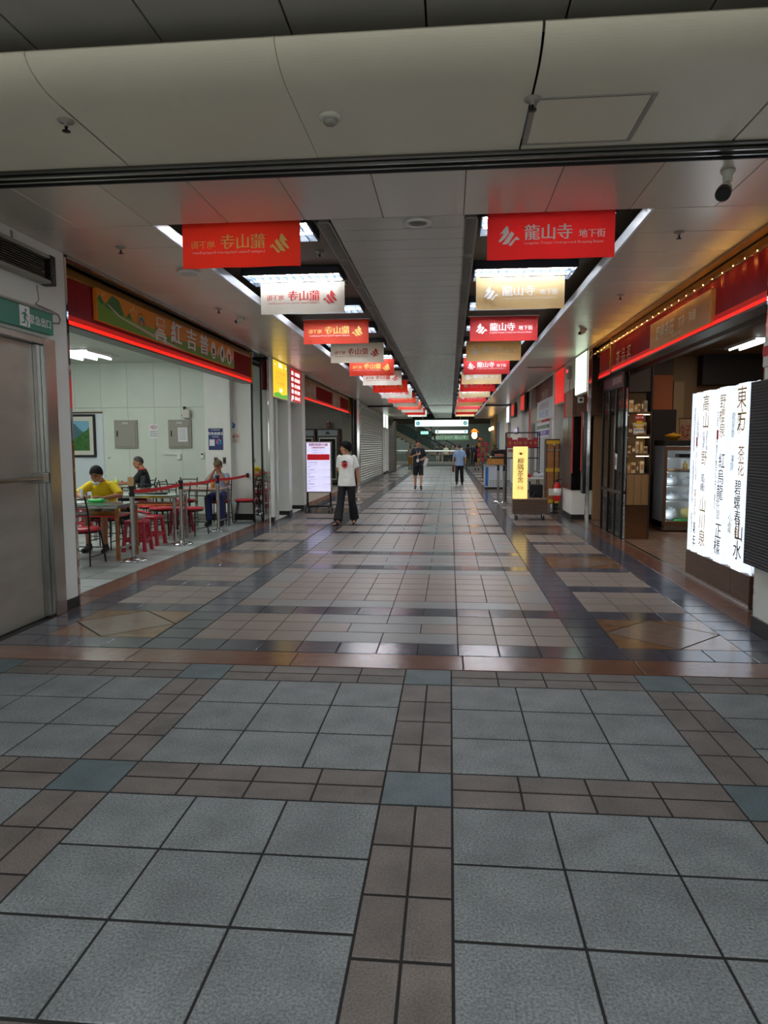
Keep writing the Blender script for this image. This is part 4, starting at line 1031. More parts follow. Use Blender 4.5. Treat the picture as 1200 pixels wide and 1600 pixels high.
t = thing('lottery_stool', 'low red plastic stool by the doorway behind the massage sign', 'stool', (-4.25, 19.2, 0)); MB().box(-.2, .2, -.15, .15, .22, .28, .03).build('seat', W['redp'], t)
for sx in (-1, 1):
    for sy in (-1, 1): MB().box(sx*.16-.03, sx*.16+.03, sy*.11-.025, sy*.11+.025, 0, .22).build('leg', W['redp'], t)

# massage sign on casters
t = thing('standing_sign', 'lit white massage price sign with a red band on a wheeled black stand', 'sign', (-3.0, 15.9, 0))
MB().box(-.30, .30, -.03, .06, .45, 1.625, .008).build('frame', W['steel'], t)
MB().box(-.275, .275, -.036, -.028, .475, 1.60, .002).build('lit_face', W['lmenu'], t)
MX = on_front(0, -.0375, 0)
MB(MX).rect(-.26, .26, 1.20, 1.335).build('red_band', mat('lit_red_band', (190, 20, 30), .4, emit=.35, ecol=(190, 14, 24)), t)
g = MB(); write(g, '視障按摩小棧', 0, 1.525, .055, MX, width=.44, bold=.003); write(g, '肩頸舒壓按摩站', 0, 1.468, .034, MX, width=.31, bold=.002); g.build('lettering', mat('sign_red_ink', (200, 20, 60), .6), t)
g = MB(); write(g, '營業時間 11:00-21:00', 0, 1.415, .024, MX); write(g, '預約電話 Reservation', 0, 1.36, .022, MX)
for k, (a, b) in enumerate((('全身舒壓按摩', 'Full Body Massage'), ('半身按摩', 'Half Body Massage'), ('腳底按摩', 'Foot Massage'), ('肩頸按摩', 'Neck Massage'))):
    y = 1.13-k*.165
    write(g, a, -.245, y, .028, MX, 'l'); write(g, b, -.245, y-.05, .022, MX, 'l', res=1); write(g, '30分', .1, y, .024, MX, 'l'); write(g, '500元', .2, y, .024, MX, 'l'); write(g, 'minutes 500', .1, y-.05, .018, MX, 'l', res=1); write(g, '體驗', -.245, y-.095, .022, MX, 'l')
g.build('lettering', mat('purple_ink', (84, 66, 150), .6), t)
for sx in (-1, 1):
    MB().box(sx*.27-.02, sx*.27+.02, -.015, .035, .10, .46, .004).build('leg', W['blk'], t)
    for sy in (-.2, .2):
        mb = MB().cyl((sx*.27-.014, sy, .045), (sx*.27+.014, sy, .045), .042, n=14); mb.build('caster', W['blkp'], t)
        MB().box(sx*.27-.022, sx*.27+.022, sy-.012, sy+.012, .04, .10).build('fork', W['chrome'], t)
    MB().box(sx*.27-.02, sx*.27+.02, -.23, .23, .10, .13, .004).build('foot_bar', W['blk'], t)
MB().box(-.28, .28, -.015, .035, .11, .15, .004).build('cross_bar', W['blk'], t)

# roller shutters and columns further on
def shutter(lab, x, y0, y1, m, pitch=.1, z1=3.2, s=1):
    t = thing('roller_shutter', lab, 'shutter', (x, y0, 0)); L_ = y1-y0; n = int((z1-.06)/pitch)
    me = MB().loft([[(s*(.03*sin(pi*k/6)), yy, .002+(pitch-.008)*k/6) for k in range(7)]+[(-s*.01, yy, pitch-.006), (-s*.01, yy, .002)] for yy in (.05, L_-.05)], smooth=False).mesh('slat'); me.materials.append(m)
    for k in range(n): link('slat', me, None, t).location = (0, 0, .06+k*pitch)
    MB().box(-s*.02, s*.03, .05, L_-.05, 0, .06, .004).build('bottom_bar', W['steel'], t)
    for yy in (0, L_-.06): MB().box(-s*.04, s*.05, yy, yy+.06, 0, z1+.06, .004).build('guide_rail', W['steel'], t)
    return t
shutter('closed pale grey roller shutter past the mirror posts', -3.56, 27.42, 36.8, mat('shutter_grey', (176, 172, 158), .35, .4))
shutter('closed brown roller shutter beside the far escalator hall', -3.56, 40.4, 45.6, mat('shutter_brown', (112, 84, 66), .45, .2))
for y0, y1 in ((36.85, 37.1), (38.3, 38.6), (39.9, 40.35)):
    struct('wall_fin', MB().box(-4.6, -3.505, y0, y1, 0, 3.3, .003), W['wall']); struct('baseboard_fin', MB().box(-4.6, -3.5, y0-.006, y1, 0, .1), W['black'])
def draw_small(txt, m):
    def f(t, F, a, h):
        g = MB(); column(g, txt, 0, h-.06, .12, F(.002, 0, 0)); g.build('lettering', m, t)
    return f
lightbox('white lit signbox on the first far white fin past the grey shutter', 'left', -3.5, 37.12, 38.25, 2.5, 3.24, W['lbox'], draw_small('香品', W['greyink']))
lightbox('pale green lit signbox on the last white fin before the brown shutter', 'left', -3.5, 38.65, 39.85, 2.5, 3.24, W['lboxg'], draw_small('藝品', W['redink']))
struct('trim_10', MB().box(-3.66, -3.48, 45.65, 46.0, 0, 3.4, .01), W['gold'])
struct('wall_left', MB().box(-3.75, -3.64, 27.9, 46, 0, 3.6), W['wall'])

# ------------------------------------------------------------------ tea shop
struct('wall_back', MB().box(2.9, 8.2, 14.5, 14.6, 0, 3.4), W['beigew'])
struct('wall_far', MB().box(8.1, 8.2, 5.8, 14.6, 0, 3.4), W['brownw'])
struct('wall_near', MB().box(2.9, 8.2, 5.75, 5.845, 0, 3.4), W['brownw'])
struct('trim_11', MB().box(4.86, 8.1, 14.2, 14.5, 2.68, 3.25), W['darkw'])
tp = struct('wall_column', MB().box(3.92, 4.28, 14.1, 14.5, 2.86, 3.25), W['brownw'])
MB().box(3.92, 4.28, 14.1, 14.5, 2.2, 2.86).build('orange_panel', W['orangew'], tp); MB().box(3.92, 4.36, 14.08, 14.5, 0, 2.2).build('dark_panel', W['darkw'], tp)
MB().box(4.36, 4.56, 14.3, 14.5, 1.2, 2.75).build('pale_panel', mat('pale_brown_wall', (186, 150, 108), .6), tp)
ceiling(2.9, 8.2, 5.85, 14.6, 3.25, mat('tea_ceiling', (150, 132, 110), .6), 1.2, 1.2, gap=.003)
troffer(4.15, 11.2, 3.235, .34, 1.25, 2, 'y', 'slim ceiling light above the tea shop fridge, the nearer one')
troffer(5.05, 12.6, 3.235, .34, 1.25, 2, 'y', 'slim ceiling light deeper inside the tea shop')
struct('trim_12', MB().box(2.9, 3.0, 5.9, 14.5, 2.68, 2.74), W['rail'])
t = thing('wall_scroll', 'narrow paper scroll with red characters on the tea shop wall above the fridge', 'scroll', (4.60, 14.28, 1.25)); MB().box(-.11, .11, -.012, 0, 0, .78).build('sheet', mat('scroll_paper', (196, 160, 124), .6), t)
g = MB(); column(g, '好茶', 0, .62, .17, on_front(0, -.0135, 0)); g.build('lettering', mat('scroll_red', (170, 50, 40), .6), t); MB().cyl((-.13, -.006, .78), (.13, -.006, .78), .012, n=8).build('rod', W['wood'], t)

# glowing pleated screen with calligraphy
t = thing('pleated_lightbox', 'tall glowing white pleated screen covered with brush characters on a wooden plinth', 'lightbox', (2.77, 7.56, 0))
for ya, yb in ((-.885, -.44), (-.436, .885)): MB().box(.005, .36, ya, yb, .035, .30, .004).build('plinth_panel', W['wood'], t)
MB().box(0, .37, -.89, .89, 0, .035).build('floor_rail', W['steel'], t)
ribs = [(.83, .0), (.74, .045), (.70, .0), (.60, .012), (.56, .04), (.49, .0), (.28, .0), (.24, .05), (.14, .02), (.10, .05), (.02, .0), (-.20, .0), (-.24, .05), (-.34, .03), (-.38, .055), (-.45, .0), (-.68, .0), (-.72, .05), (-.86, .02)]
pts = [(d_, y) for y, d_ in ribs]
for k in range(len(pts)-1):
    (da, ya), (db, yb) = pts[k], pts[k+1]; side = abs(da-db) > .015
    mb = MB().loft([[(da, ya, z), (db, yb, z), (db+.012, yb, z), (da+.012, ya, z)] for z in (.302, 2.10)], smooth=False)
    mb.build('pleat_side' if side else 'pleat', W['lbox_shade' if side else 'lbox'], t)  # pleat shading is put into the sides as a dimmer, bluer emission
MB().box(.08, .30, -.86, .83, .302, 2.09).build('light_core', W['white'], t)
random.seed(11)
def brush(cols):
    for y, d_, txt, top, h, m, bo in cols:
        g = MB(); column(g, txt, 0, top, h*.8, on_right(d_-.002, y, 0), step=1.22, bold=bo*.5, jitter=.014, res=2); g.build('lettering', m, t)
gk, bk, gy = W['goldink'], W['ink'], W['greyink']
brush([(.785, .02, '悠香如意春風', 1.92, .085, gy, .001), (.785, .021, '雲南普洱野生老樹', 1.33, .062, bk, .002), (.785, .02, '茶', .72, .10, gk, .001),
       (.65, .006, '品茗静心', 1.85, .10, gy, .001), (.65, .006, '明水清茶', 1.42, .085, gy, .001), (.645, .006, '凍頂烏', 1.0, .11, gk, .001), (.645, .006, '陳年', .62, .15, bk, .003),
       (.385, -.001, '高山', 2.02, .19, gk, .003), (.42, -.0015, '台灣茶', 1.66, .07, bk, .001), (.33, -.0015, '清香甘醇', 1.66, .055, bk, .001), (.40, -.001, '野', 1.42, .16, gk, .002), (.42, -.001, '翠峰', 1.18, .10, bk, .002), (.34, -.001, '人生', 1.15, .08, gy, .001), (.37, -.001, '山川泉', .92, .19, gk, .002),
       (.12, .03, '白雲', 1.85, .08, gy, .001), (.13, .03, '人間山', 1.6, .10, bk, .001), (.12, .03, '君人千', 1.32, .10, gy, .001), (.12, .03, '幸心', .98, .08, bk, .001),
       (-.09, -.001, '野櫻泉', 2.0, .15, gk, .002), (-.11, -.001, '紅烏龍', 1.40, .165, bk, .003), (-.06, -.001, '茶翠', .93, .11, gy, .001), (-.09, -.001, '正樣', .68, .17, bk, .004),
       (-.29, .035, '龍泉香', 1.82, .085, gy, .001), (-.29, .035, '東頂', 1.40, .08, bk, .001), (-.30, .035, '小電', .82, .11, gk, .001),
       (-.56, -.001, '東方', 2.03, .22, gk, .003), (-.52, -.001, '美茶', 1.80, .10, gk, .001), (-.60, -.001, '茶花', 1.48, .15, gk, .002), (-.55, -.001, '碧螺春', 1.15, .15, bk, .004), (-.57, -.001, '心鄉', .82, .13, gk, .002), (-.60, -.001, '山水', .74, .19, bk, .006)])
for y, d_, z, k in ((.655, .0055, 1.55, .03), (.02, -.002, 1.62, .025)): MB(on_right(d_-.002, y, z)).rect(-k, k, -.05, .05).build('red_seal', W['redink'], t)

# folding window doors with bins behind them
t = thing('folding_window', 'black framed glass window doors beside the tea shop entrance', 'window', (2.77, 0, 0))
ys = (11.55, 12.05, 12.55, 13.05)
for y in ys: MB().box(-.02, .02, y-.022, y+.022, .0, 2.70, .004).build('post', W['blk'], t)
for ya, yb in zip(ys, ys[1:]):
    for z in (.72, 2.45, 2.66): MB().box(-.02, .02, ya+.022, yb-.022, z, z+.05, .003).build('rail', W['blk'], t)
    MB().box(-.004, .004, ya+.022, yb-.022, .77, 2.45).build('pane', W['pane'], t); MB().box(-.004, .004, ya+.022, yb-.022, .02, .72).build('pane', W['pane'], t)
MB().box(-.02, .02, 11.6, 13.0, 2.5, 2.66).build('fascia_board', mat('maroon_board', (110, 34, 50), .5), t)
g = MB(); write(g, '普洱茶專賣', -12.0, 2.53, .10, on_right(-.022, 0, 0), bold=.002, slant=.15); g.build('lettering', W['offw'], t)
t = thing('paper_notice', 'white paper notice stuck to the tea shop window glass', 'notice', (2.757, 12.0, 1.12)); MB(Rx(.14)).box(-.003, .0, -.09, .09, 0, .26).build('sheet', W['paper'], t); MB(Rx(.14)).box(-.0045, -.003, -.06, .06, .06, .2).build('print', W['greyink'], t)
for i, (x, y, lab) in enumerate(((3.02, 12.14, 'tapered black waste bin behind the tea shop window, next to the shelves'), (3.02, 12.58, 'tapered black waste bin behind the middle pane of the tea shop window'), (3.0, 13.0, 'tapered black waste bin behind the last pane of the tea shop window'))):
    if i == 0:
        b0 = thing('waste_bin', lab, 'bin', (x, y, 0)); MB().loft([[(sx*a, sy*a, z) for sx, sy in ((-1, -1), (1, -1), (1, 1), (-1, 1))] for a, z in ((.13, 0), (.17, .56), (.185, .56), (.185, .6), (.16, .6), (.15, .5))], smooth=False).build('body', W['blkp'], b0)
        MB().box(-.188, .188, -.188, .188, .585, .605, .004).build('rim', W['blk'], b0)
    else: dup(b0, (x, y, 0), 0, lab)
# mirror clad end shelf with tea boxes
t = thing('shelf_unit', 'wood clad shelf unit with lit shelves of tea boxes at the tea shop entrance', 'shelf', (3.0, 11.5, 0))
MB().box(-.17, .19, .05, .42, 0, .55, .004).build('mirror_base', mat('bronze_mirror', (150, 116, 88), .12, .8), t)
for k in range(3): MB().box(-.165+k*.117, -.165+(k+1)*.117-.003, .045, .42, .555, 1.04, .003).build('plank', W['tan'], t)
MB().box(-.17, .19, .36, .42, 1.04, 2.78).build('back_panel', mat('shelf_back', (176, 140, 96), .5), t)
MB().box(-.185, -.165, .03, .42, 0, 2.78, .003).build('side_panel', W['mirror'], t); MB().box(.185, .20, .03, .42, 0, 2.78, .003).build('side_panel', W['darkw'], t)
MB().box(-.165, .185, .05, .36, 2.36, 2.78).build('top_box', W['darkw'], t)
for z in (1.04, 1.36, 1.66, 2.02): MB().box(-.165, .185, .05, .36, z, z+.025, .002).build('shelf_board', W['wood'], t)
for z in (1.645, 2.005, 1.345): MB().box(-.02, .17, .06, .08, z-.012, z, .002).build('light_strip', mat('shelf_led', (255, 240, 200), .5, emit=5, ecol=(255, 232, 180)), t)
random.seed(5)
boxm = [mat('tea_box_tan', (196, 152, 96), .6), mat('tea_box_pale', (220, 196, 150), .6), mat('tea_box_brown', (128, 84, 50), .6), mat('tea_box_cream', (230, 216, 184), .6)]
for si, z in enumerate((1.065, 1.385, 1.685, 2.045)):
    x = -.15; i = 0
    while x < .12:
        wd = random.uniform(.045, .08); h = random.uniform(.1, .2)
        b = thing('tea_box', f'{ORD[i]} tea box from the window side on the {("lowest", "second", "third", "top")[si]} lit shelf', 'box', (3.0+x+wd/2, 11.60+random.uniform(0, .05), z), 0, 'tea boxes on the lit shelf unit')
        MB().box(-wd/2+.002, wd/2-.002, 0, .12, 0, h, .003).build('carton', boxm[(i+si) % 4], b); MB().box(-wd/2+.01, wd/2-.01, -.0015, 0, h*.3, h*.75).build('label', boxm[(i+si+1) % 4], b)
        x += wd+.004; i += 1
for lab, z0, z1, x0, x1, m in (('red shelf card hanging on the lit tea shelves', 1.91, 2.0, -.06, .07, W['redink']), ('yellow shelf card below the red card on the lit tea shelves', 1.79, 1.9, -.04, .055, W['yellowp']), ('white shelf card below the yellow card on the lit tea shelves', 1.71, 1.78, -.07, .08, W['paper'])):
    t = thing('shelf_card', lab, 'card', (3.0, 11.545, 0)); MB().box(x0, x1, -.004, 0, z0, z1).build('card', m, t)
    g = MB(); write(g, '優惠特價', (x0+x1)/2, z0+.03, .025, on_front(0, -.0055, 0)); g.build('lettering', W['whiteink'] if m != W['paper'] else W['ink'], t)
# upright glass fridge
t = thing('display_fridge', 'steel and glass upright fridge glowing inside the tea shop', 'fridge', (4.12, 12.6, 0))
a = .40
MB().box(-a, -a+.03, 0, .62, .06, 1.58, .004).build('side_panel', mat('fridge_side', (158, 160, 166), .35, .2), t); MB().box(a-.03, a, 0, .62, .06, 1.58, .004).build('side_panel', W['steel'], t)
MB().box(-a, a, .58, .62, .06, 1.58).build('back_panel', W['white'], t); MB().box(-a-.005, a+.005, -.01, .62, 1.50, 1.60, .008).build('top', W['blkp'], t); MB().box(-a, a, 0, .62, .02, .18, .006).build('base', W['steel'], t)
d = MB().box(-a, -a+.05, -.03, 0, .12, 1.49, .004).box(a-.05, a, -.03, 0, .12, 1.49, .004).box(-a+.05, a-.05, -.03, 0, 1.42, 1.49, .004).box(-a+.05, a-.05, -.03, 0, .12, .19, .004).build('door_frame', mat('bronze_frame', (130, 100, 80), .35, .5), t)
MB().box(-a+.05, a-.05, -.018, -.012, .19, 1.42).build('pane', W['pane'], d)
for z in (.52, .78, 1.03, 1.28): MB().box(-a+.04, a-.04, .03, .56, z, z+.012).build('shelf_board', W['white'], t)
for sx in (-1, 1): MB().box(sx*(a-.05)-.012, sx*(a-.05)+.012, .02, .05, .2, 1.46).build('light_strip', mat('fridge_led', (240, 250, 255), .5, emit=20, ecol=(226, 244, 255)), t)
MB().box(-.12, .2, .1, .3, 1.30, 1.36).build('control_box', W['blkp'], t)
def sack(lab, x, z, r, m, n=0):
    s_ = thing('plastic_bag', lab, 'bag', (4.12+x, 12.85, z)); mb = MB().ell((0, 0, r[2]), r, 12, 8).ell((r[0]*.5, 0, r[2]*1.5), (r[0]*.4, r[1]*.6, r[2]*.7), 10, 6).ell((-r[0]*.5, .02, r[2]*1.2), (r[0]*.5, r[1]*.6, r[2]*.7), 10, 6)
    link('bag_body', voxel(mb, .012), m, s_); MB().cyl((0, 0, r[2]*1.9), (.01, 0, r[2]*2.3), r[0]*.12, r[0]*.3, 8).build('knot', m, s_)
wbag = mat('white_poly_bag', (224, 226, 228), .35, transl=.3)
sack('white plastic bag on the upper fridge shelf, door hinge side', -.2, .793, (.12, .14, .08), wbag); sack('second white plastic bag on the upper fridge shelf', .1, .793, (.13, .14, .07), wbag)
sack('white plastic bag on the middle fridge shelf', -.18, .533, (.14, .14, .06), wbag); sack('second white plastic bag on the middle fridge shelf', .12, .533, (.13, .14, .08), wbag)
sack('grey-white plastic bag at the bottom of the fridge', -.2, .182, (.13, .14, .1), wbag); sack('cream paper sack at the bottom of the fridge', .14, .19, (.16, .14, .11), mat('cream_sack', (222, 200, 130), .6))
t = thing('green_tray', 'green tray at the bottom of the glowing fridge', 'tray', (4.14, 12.72, .18)); MB().box(-.16, .16, -.04, .04, 0, .03, .004).build('dish', W['greenlt'], t)
t = thing('food_tray', 'tray of brown tea eggs on the top fridge shelf', 'tray', (4.05, 12.85, 1.042)); MB().box(-.24, .24, -.14, .14, 0, .02, .004).build('dish', W['steel'], t); MB().ell((-.1, 0, .035), (.12, .1, .025), 12, 6).ell((.1, .0, .035), (.1, .1, .025), 12, 6).build('food', mat('brown_food', (150, 110, 70), .5), t)
t = thing('bottle', 'golden bottle standing behind the brown food in the fridge', 'bottle', (4.22, 13.05, 1.042)); MB().lathe([(0, 0), (.04, 0), (.04, .13), (.015, .16), (.015, .2), (0, .2)], 14).build('body', mat('gold_liquid', (190, 150, 60), .2), t); MB().cyl((0, 0, .2), (0, 0, .22), .018, n=10).build('cap', W['white'], t)
t = thing('price_card', 'cream price card clipped inside the fridge on the upper right', 'card', (4.36, 12.66, 1.05)); MB().box(-.07, .05, -.004, 0, 0, .12).build('card', mat('cream_card', (250, 232, 190), .5), t); MB().box(-.06, .04, -.006, -.004, .03, .06).build('print', W['greyink'], t)
t = thing('gold_bowl', 'golden yellow wrapped gourd dish on top of the glowing fridge', 'bowl', (3.94, 12.85, 1.60)); MB().lathe([(0, 0), (.06, 0), (.12, .06), (.15, .09), (.12, .10), (.05, .12), (.0, .125)], 18).build('body', mat('golden_wrap', (226, 160, 40), .3), t); MB().cyl((0, 0, .12), (0, 0, .15), .02, n=8).build('knob', W['gold'], t)
t = thing('potted_charm', 'small red and green ornament on top of the fridge beside the golden dish', 'ornament', (4.30, 12.85, 1.60)); MB().lathe([(0, 0), (.05, 0), (.06, .07), (0, .07)], 12).build('pot', mat('charm_red', (150, 50, 30), .5), t)
g = MB(); random.seed(3)
for k in range(14): a_ = k*.9; g.ell((.035*cos(a_), .035*sin(a_), .09+.012*(k % 6)), (.022, .022, .012), 6, 4)
g.build('leaves', mat('charm_green', (80, 84, 40), .5), t)['kind'] = 'stuff'

# ------------------------------------------------------------------ right side past the tea shop
struct('wall_fin', MB().box(2.50, 2.56, 13.12, 13.22, 0, 3.27, .004), W['chrome'])
struct('wall_right', MB().box(2.56, 3.4, 14.42, 14.6, 2.11, 3.3), mat('recess_brown', (96, 66, 50), .5))
struct('wall_right', MB().box(3.3, 3.4, 13.2, 17.2, 0, 3.4), W['darkw'])
pl = struct('wall_column', MB().box(2.50, 3.3, 14.62, 15.75, 0, 3.30, .003), W['wall'])
struct('baseboard_column', MB().box(2.49, 3.3, 14.612, 15.76, 0, .10, .002), W['black'])
MB().box(2.475, 2.50, 14.60, 15.75, .60, 1.56, .003).box(2.475, 2.50, 14.60, 15.75, 1.56, 2.10, .003).build('dark_cladding', mat('brown_black_board', (66, 50, 46), .3, var=.1), pl)
MB().box(2.47, 2.476, 15.02, 15.75, 1.56, 2.10).build('marble_panel', W['marble'], pl)
MB().box(2.48, 3.3, 14.595, 14.62, .60, 2.10, .003).build('gloss_panel', mat('black_gloss', (14, 12, 14), .12), pl)
MB().box(2.47, 2.50, 14.59, 14.62, .95, 2.10, .003).build('red_edge', W['pinkred'], pl)
MB().box(2.485, 2.50, 14.61, 15.5, 2.11, 2.66).build('brown_board', mat('tan_board', (140, 110, 86), .5), pl); MB().box(2.484, 2.50, 15.5, 15.75, 2.11, 2.64).build('red_board', W['redink'], pl)
MB().box(2.48, 3.3, 14.6, 14.62, 2.11, 2.66).build('brown_front', MATS['recess_brown'], pl)
struct('wall_fin', MB().box(2.47, 3.3, 17.12, 17.40, 0, 3.3, .004), W['wall'])
socketcam('square white wall plate with a dark round lens under the green-white signbox', 2.60, 14.41, 2.42)
t = thing('black_panel', 'black upright panel with a red edge beside the steel corner of the window doors', 'panel', (2.49, 13.33, .62)); MB().box(-.03, .06, -.075, .075, 0, 1.52, .004).build('board', MATS['black_gloss'], t); MB().box(-.04, -.02, .076, .13, .42, 1.52, .004).build('red_edge', W['pinkred'], t); MB().box(-.03, .06, .076, .13, 0, 1.52, .003).build('brown_edge', W['wood'], t)
def draw_green(t, F, a, h):
    g = MB(); column(g, '龍山寺', .0, h-.08, .13, F(.002, 0, 0)); column(g, '茶文化館', -.25, h-.15, .07, F(.002, 0, 0)); column(g, '地下街', .28, h-.2, .07, F(.002, 0, 0)); g.build('lettering', mat('dark_green_ink', (60, 110, 70), .6), t)
    MB(F(.002, 0, 0)).rect(-.2, .3, .06, .2).build('red_square', W['lred'], t)
lightbox('tall green-white lit signbox with a red square beside the tea shop windows', 'right', 2.48, 13.26, 14.40, 2.49, 3.255, W['lboxg'], draw_green)
def draw_red(t, F, a, h):
    g = MB(); column(g, '佛具香舖', .25, h-.06, .14, F(.002, 0, 0), bold=.003); column(g, '開運禮品', -.1, h-.06, .14, F(.002, 0, 0), bold=.003); g.build('lettering', mat('dark_red_ink', (60, 8, 10), .6), t)
lightbox('red lit signbox in a white frame past the black column', 'right', 2.48, 15.80, 17.08, 2.47, 3.25, W['lred'], draw_red)
t = thing('alarm_lamp', 'small grey alarm box with a red lamp high on the column past the green-white signbox', 'alarm', (2.497, 15.0, 3.02)); MB().box(-.07, 0, -.09, .09, -.13, .13, .006).build('case', W['grey'], t); MB().ell((-.075, 0, .03), (.02, .035, .035), 12, 8).build('red_lamp', mat('lit_red_lamp', (255, 60, 80), .4, emit=2.5, ecol=(255, 50, 70)), t); MB().tube([(-.02, 0, -.13), (-.02, .02, -.3), (-.01, .0, -.42)], .006).build('cable', W['blk'], t)
t = thing('fire_extinguisher', 'red fire extinguisher with a white label hung beside the black column', 'extinguisher', (2.36, 15.62, .30))
MB().lathe([(0, 0), (.075, 0), (.08, .015), (.08, .34), (.06, .38), (.025, .40), (.025, .42), (0, .42)], 20).build('cylinder', mat('extinguisher_red', (206, 26, 30), .3), t)
MB().lathe([(.081, .12), (.0825, .12), (.0825, .28), (.081, .28)], 20).build('label', W['paper'], t)
MB().box(-.02, .02, -.015, .015, .42, .47, .004).box(-.02, .09, -.01, .01, .46, .475, .003).build('valve', W['blkp'], t); MB().tube([(-.02, 0, .45), (-.08, 0, .4), (-.095, 0, .2), (-.085, 0, .1)], .010, 8).build('hose', W['blkp'], t)
MB().box(.075, .115, -.03, .03, .2, .3, .004).build('bracket', W['grey'], t)
t = thing('tag_box', 'white cardboard tag box hanging by the extinguisher', 'box', (2.24, 15.62, .42)); MB(Rz(.2)).box(-.06, .06, -.03, .03, 0, .15, .003).build('carton', W['offw'], t); MB().tube([(0, 0, .15), (.05, 0, .3), (.11, .0, .36)], .004, 6).build('string', W['blk'], t)
t = thing('floor_stand', 'thin black stand on a round foot before the brown cabinet', 'stand', (2.34, 16.0, 0)); MB().lathe([(0, 0), (.12, 0), (.12, .012), (.02, .03), (0, .03)], 18).build('foot', W['blk'], t); MB().cyl((0, 0, .02), (0, 0, 1.5), .014, n=8).build('pole', W['blk'], t); MB().lathe([(0, 1.5), (.03, 1.5), (.03, 1.54), (0, 1.56)], 10).build('cap', W['chrome'], t)
t = thing('display_cabinet', 'tall brown wooden cabinet panel with yellow bands on wheels', 'cabinet', (2.41, 16.75, 0))
MB().box(-.15, .16, 0, .35, .14, 1.67, .006).build('carcass', W['wood'], t); MB().box(-.12, .13, -.012, 0, .22, 1.58, .003).build('door', W['woodl'], t)
for z in (1.55, .90, .16): MB().box(-.15, .16, -.02, .0, z, z+.085, .003).build('yellow_band', W['yellowp'], t)
for z in (1.40, .42): MB().box(-.15, .16, -.03, -.012, z, z+.03, .003).build('rail', W['steel'], t)
for sx in (-.11, .12):
    for sy in (.05, .3): MB().cyl((sx-.015, sy, .05), (sx+.015, sy, .05), .05, n=12).build('caster', W['blkp'], t); MB().box(sx-.02, sx+.02, sy-.015, sy+.015, .05, .14).build('fork', W['chrome'], t)

# tea sign on a wheeled planter box
t = thing('standing_sign', 'glowing cream vertical tea sign rising from a wheeled wooden box', 'sign', (1.65, 14.45, 0))
MB().box(-.35, .35, 0, .36, .115, .42, .008).build('planter_box', W['wood'], t); MB().box(-.36, .36, -.01, .37, .40, .425, .004).build('rim', mat('wood_rim', (112, 84, 62), .45), t)
MB().box(-.34, -.055, .10, .28, .42, 1.495, .008).build('lit_column', W['lcream'], t)
MX = on_front(-.20, .0985, 0)
g = MB(); column(g, '柳隅茶舍', 0, 1.24, .105, MX, step=1.22, bold=.002); g.build('lettering', mat('sepia_ink', (96, 60, 20), .6), t)
g = MB(MX); 
for k in range(5): g.poly([(-.035+.006*k, 1.345+.0*k), (-.02+.004*k+.01, 1.325), (.02, 1.32), (.035-.006*k, 1.345), (.02, 1.375-.004*k), (-.02, 1.375-.004*k)], z=.0002*k) if k == 0 else None
g.poly([(-.035, 1.36), (-.06, 1.375), (-.05, 1.35)]).poly([(.03, 1.355), (.065, 1.385), (.05, 1.35)]); g.build('teapot_emblem', mat('emblem_ink', (150, 100, 40), .6), t)
g = MB(); write(g, 'TEA HOUSE', 0, .70, .014, MX, res=1); write(g, '茶藝', 0, .62, .055, MX); g.build('lettering', MATS['emblem_ink'], t)
for sx in (-.27, .27):
    for sy in (.05, .31): MB().cyl((sx-.016, sy, .048), (sx+.016, sy, .048), .048, n=14).build('caster', W['blkp'], t); MB().box(sx-.022, sx+.022, sy-.016, sy+.016, .045, .115).build('fork', W['chrome'], t)

# gift shop front
struct('wall_back', MB().box(3.2, 9, 25.3, 25.4, 0, 3.4), W['wall'])
struct('wall_far', MB().box(8.9, 9, 14.6, 25.4, 0, 3.4), W['wall'])
ceiling(2.9, 9, 14.7, 25.3, 3.25, MATS['shop_ceiling'], 1.2, 1.2, gap=.003)
track('right', 2.50, 17.4, 25.2, False)
struct('wall_fin', MB().box(2.5, 3.2, 25.0, 25.35, 0, 3.3, .004), W['wall'])
struct('wall_fin', MB().box(2.5, 3.2, 22.1, 22.3, 0, 3.3, .004), W['grey'])
t = thing('shop_header', 'dark red header board with white characters over the gift shop', 'shop header', (2.62, 0, 0)); MB().box(0, .12, 17.42, 22.0, 2.70, 3.30).build('board', mat('maroon_header', (118, 22, 30), .45, var=.2, vscale=6), t); g = MB(); write(g, '文創公司', -20, 2.76, .26, on_right(-.002, 0, 0), bold=.004); g.build('lettering', W['offw'], t)
t = thing('cloth_sign', 'white cloth banner with purple and blue characters tied across the gift shop', 'banner', (2.56, 19.6, 2.24)); MB(Rx(0)).box(-.006, .006, -1.6, 1.45, 0, .52, .003).build('cloth', mat('banner_white', (226, 230, 226), .7), t); g = MB(); write(g, '山寺銀髮好所在', .0, .28, .15, on_right(-.0075, 0, 0), width=2.0); g.build('lettering', mat('banner_purple', (150, 130, 150), .6), t); g = MB(); write(g, '樂活生活館', .0, .06, .15, on_right(-.0075, 0, 0), width=1.8); g.build('lettering', mat('banner_blue', (120, 160, 210), .6), t)
for y in (-1.58, 1.43): MB().cyl((0, y, .5), (.05, y, .62), .006, n=5).build('tie', W['blk'], t)
t = thing('couplet', 'long red paper couplet with black characters beside the gift shop', 'couplet', (2.59, 22.9, 1.74)); MB().box(-.006, 0, -.6, .6, 0, .96).build('sheet', mat('couplet_red', (206, 36, 30), .6), t); g = MB(); column(g, '天賜五福', 0, .93, .2, on_right(-.0075, 0, 0), bold=.004); g.build('lettering', W['ink'], t)
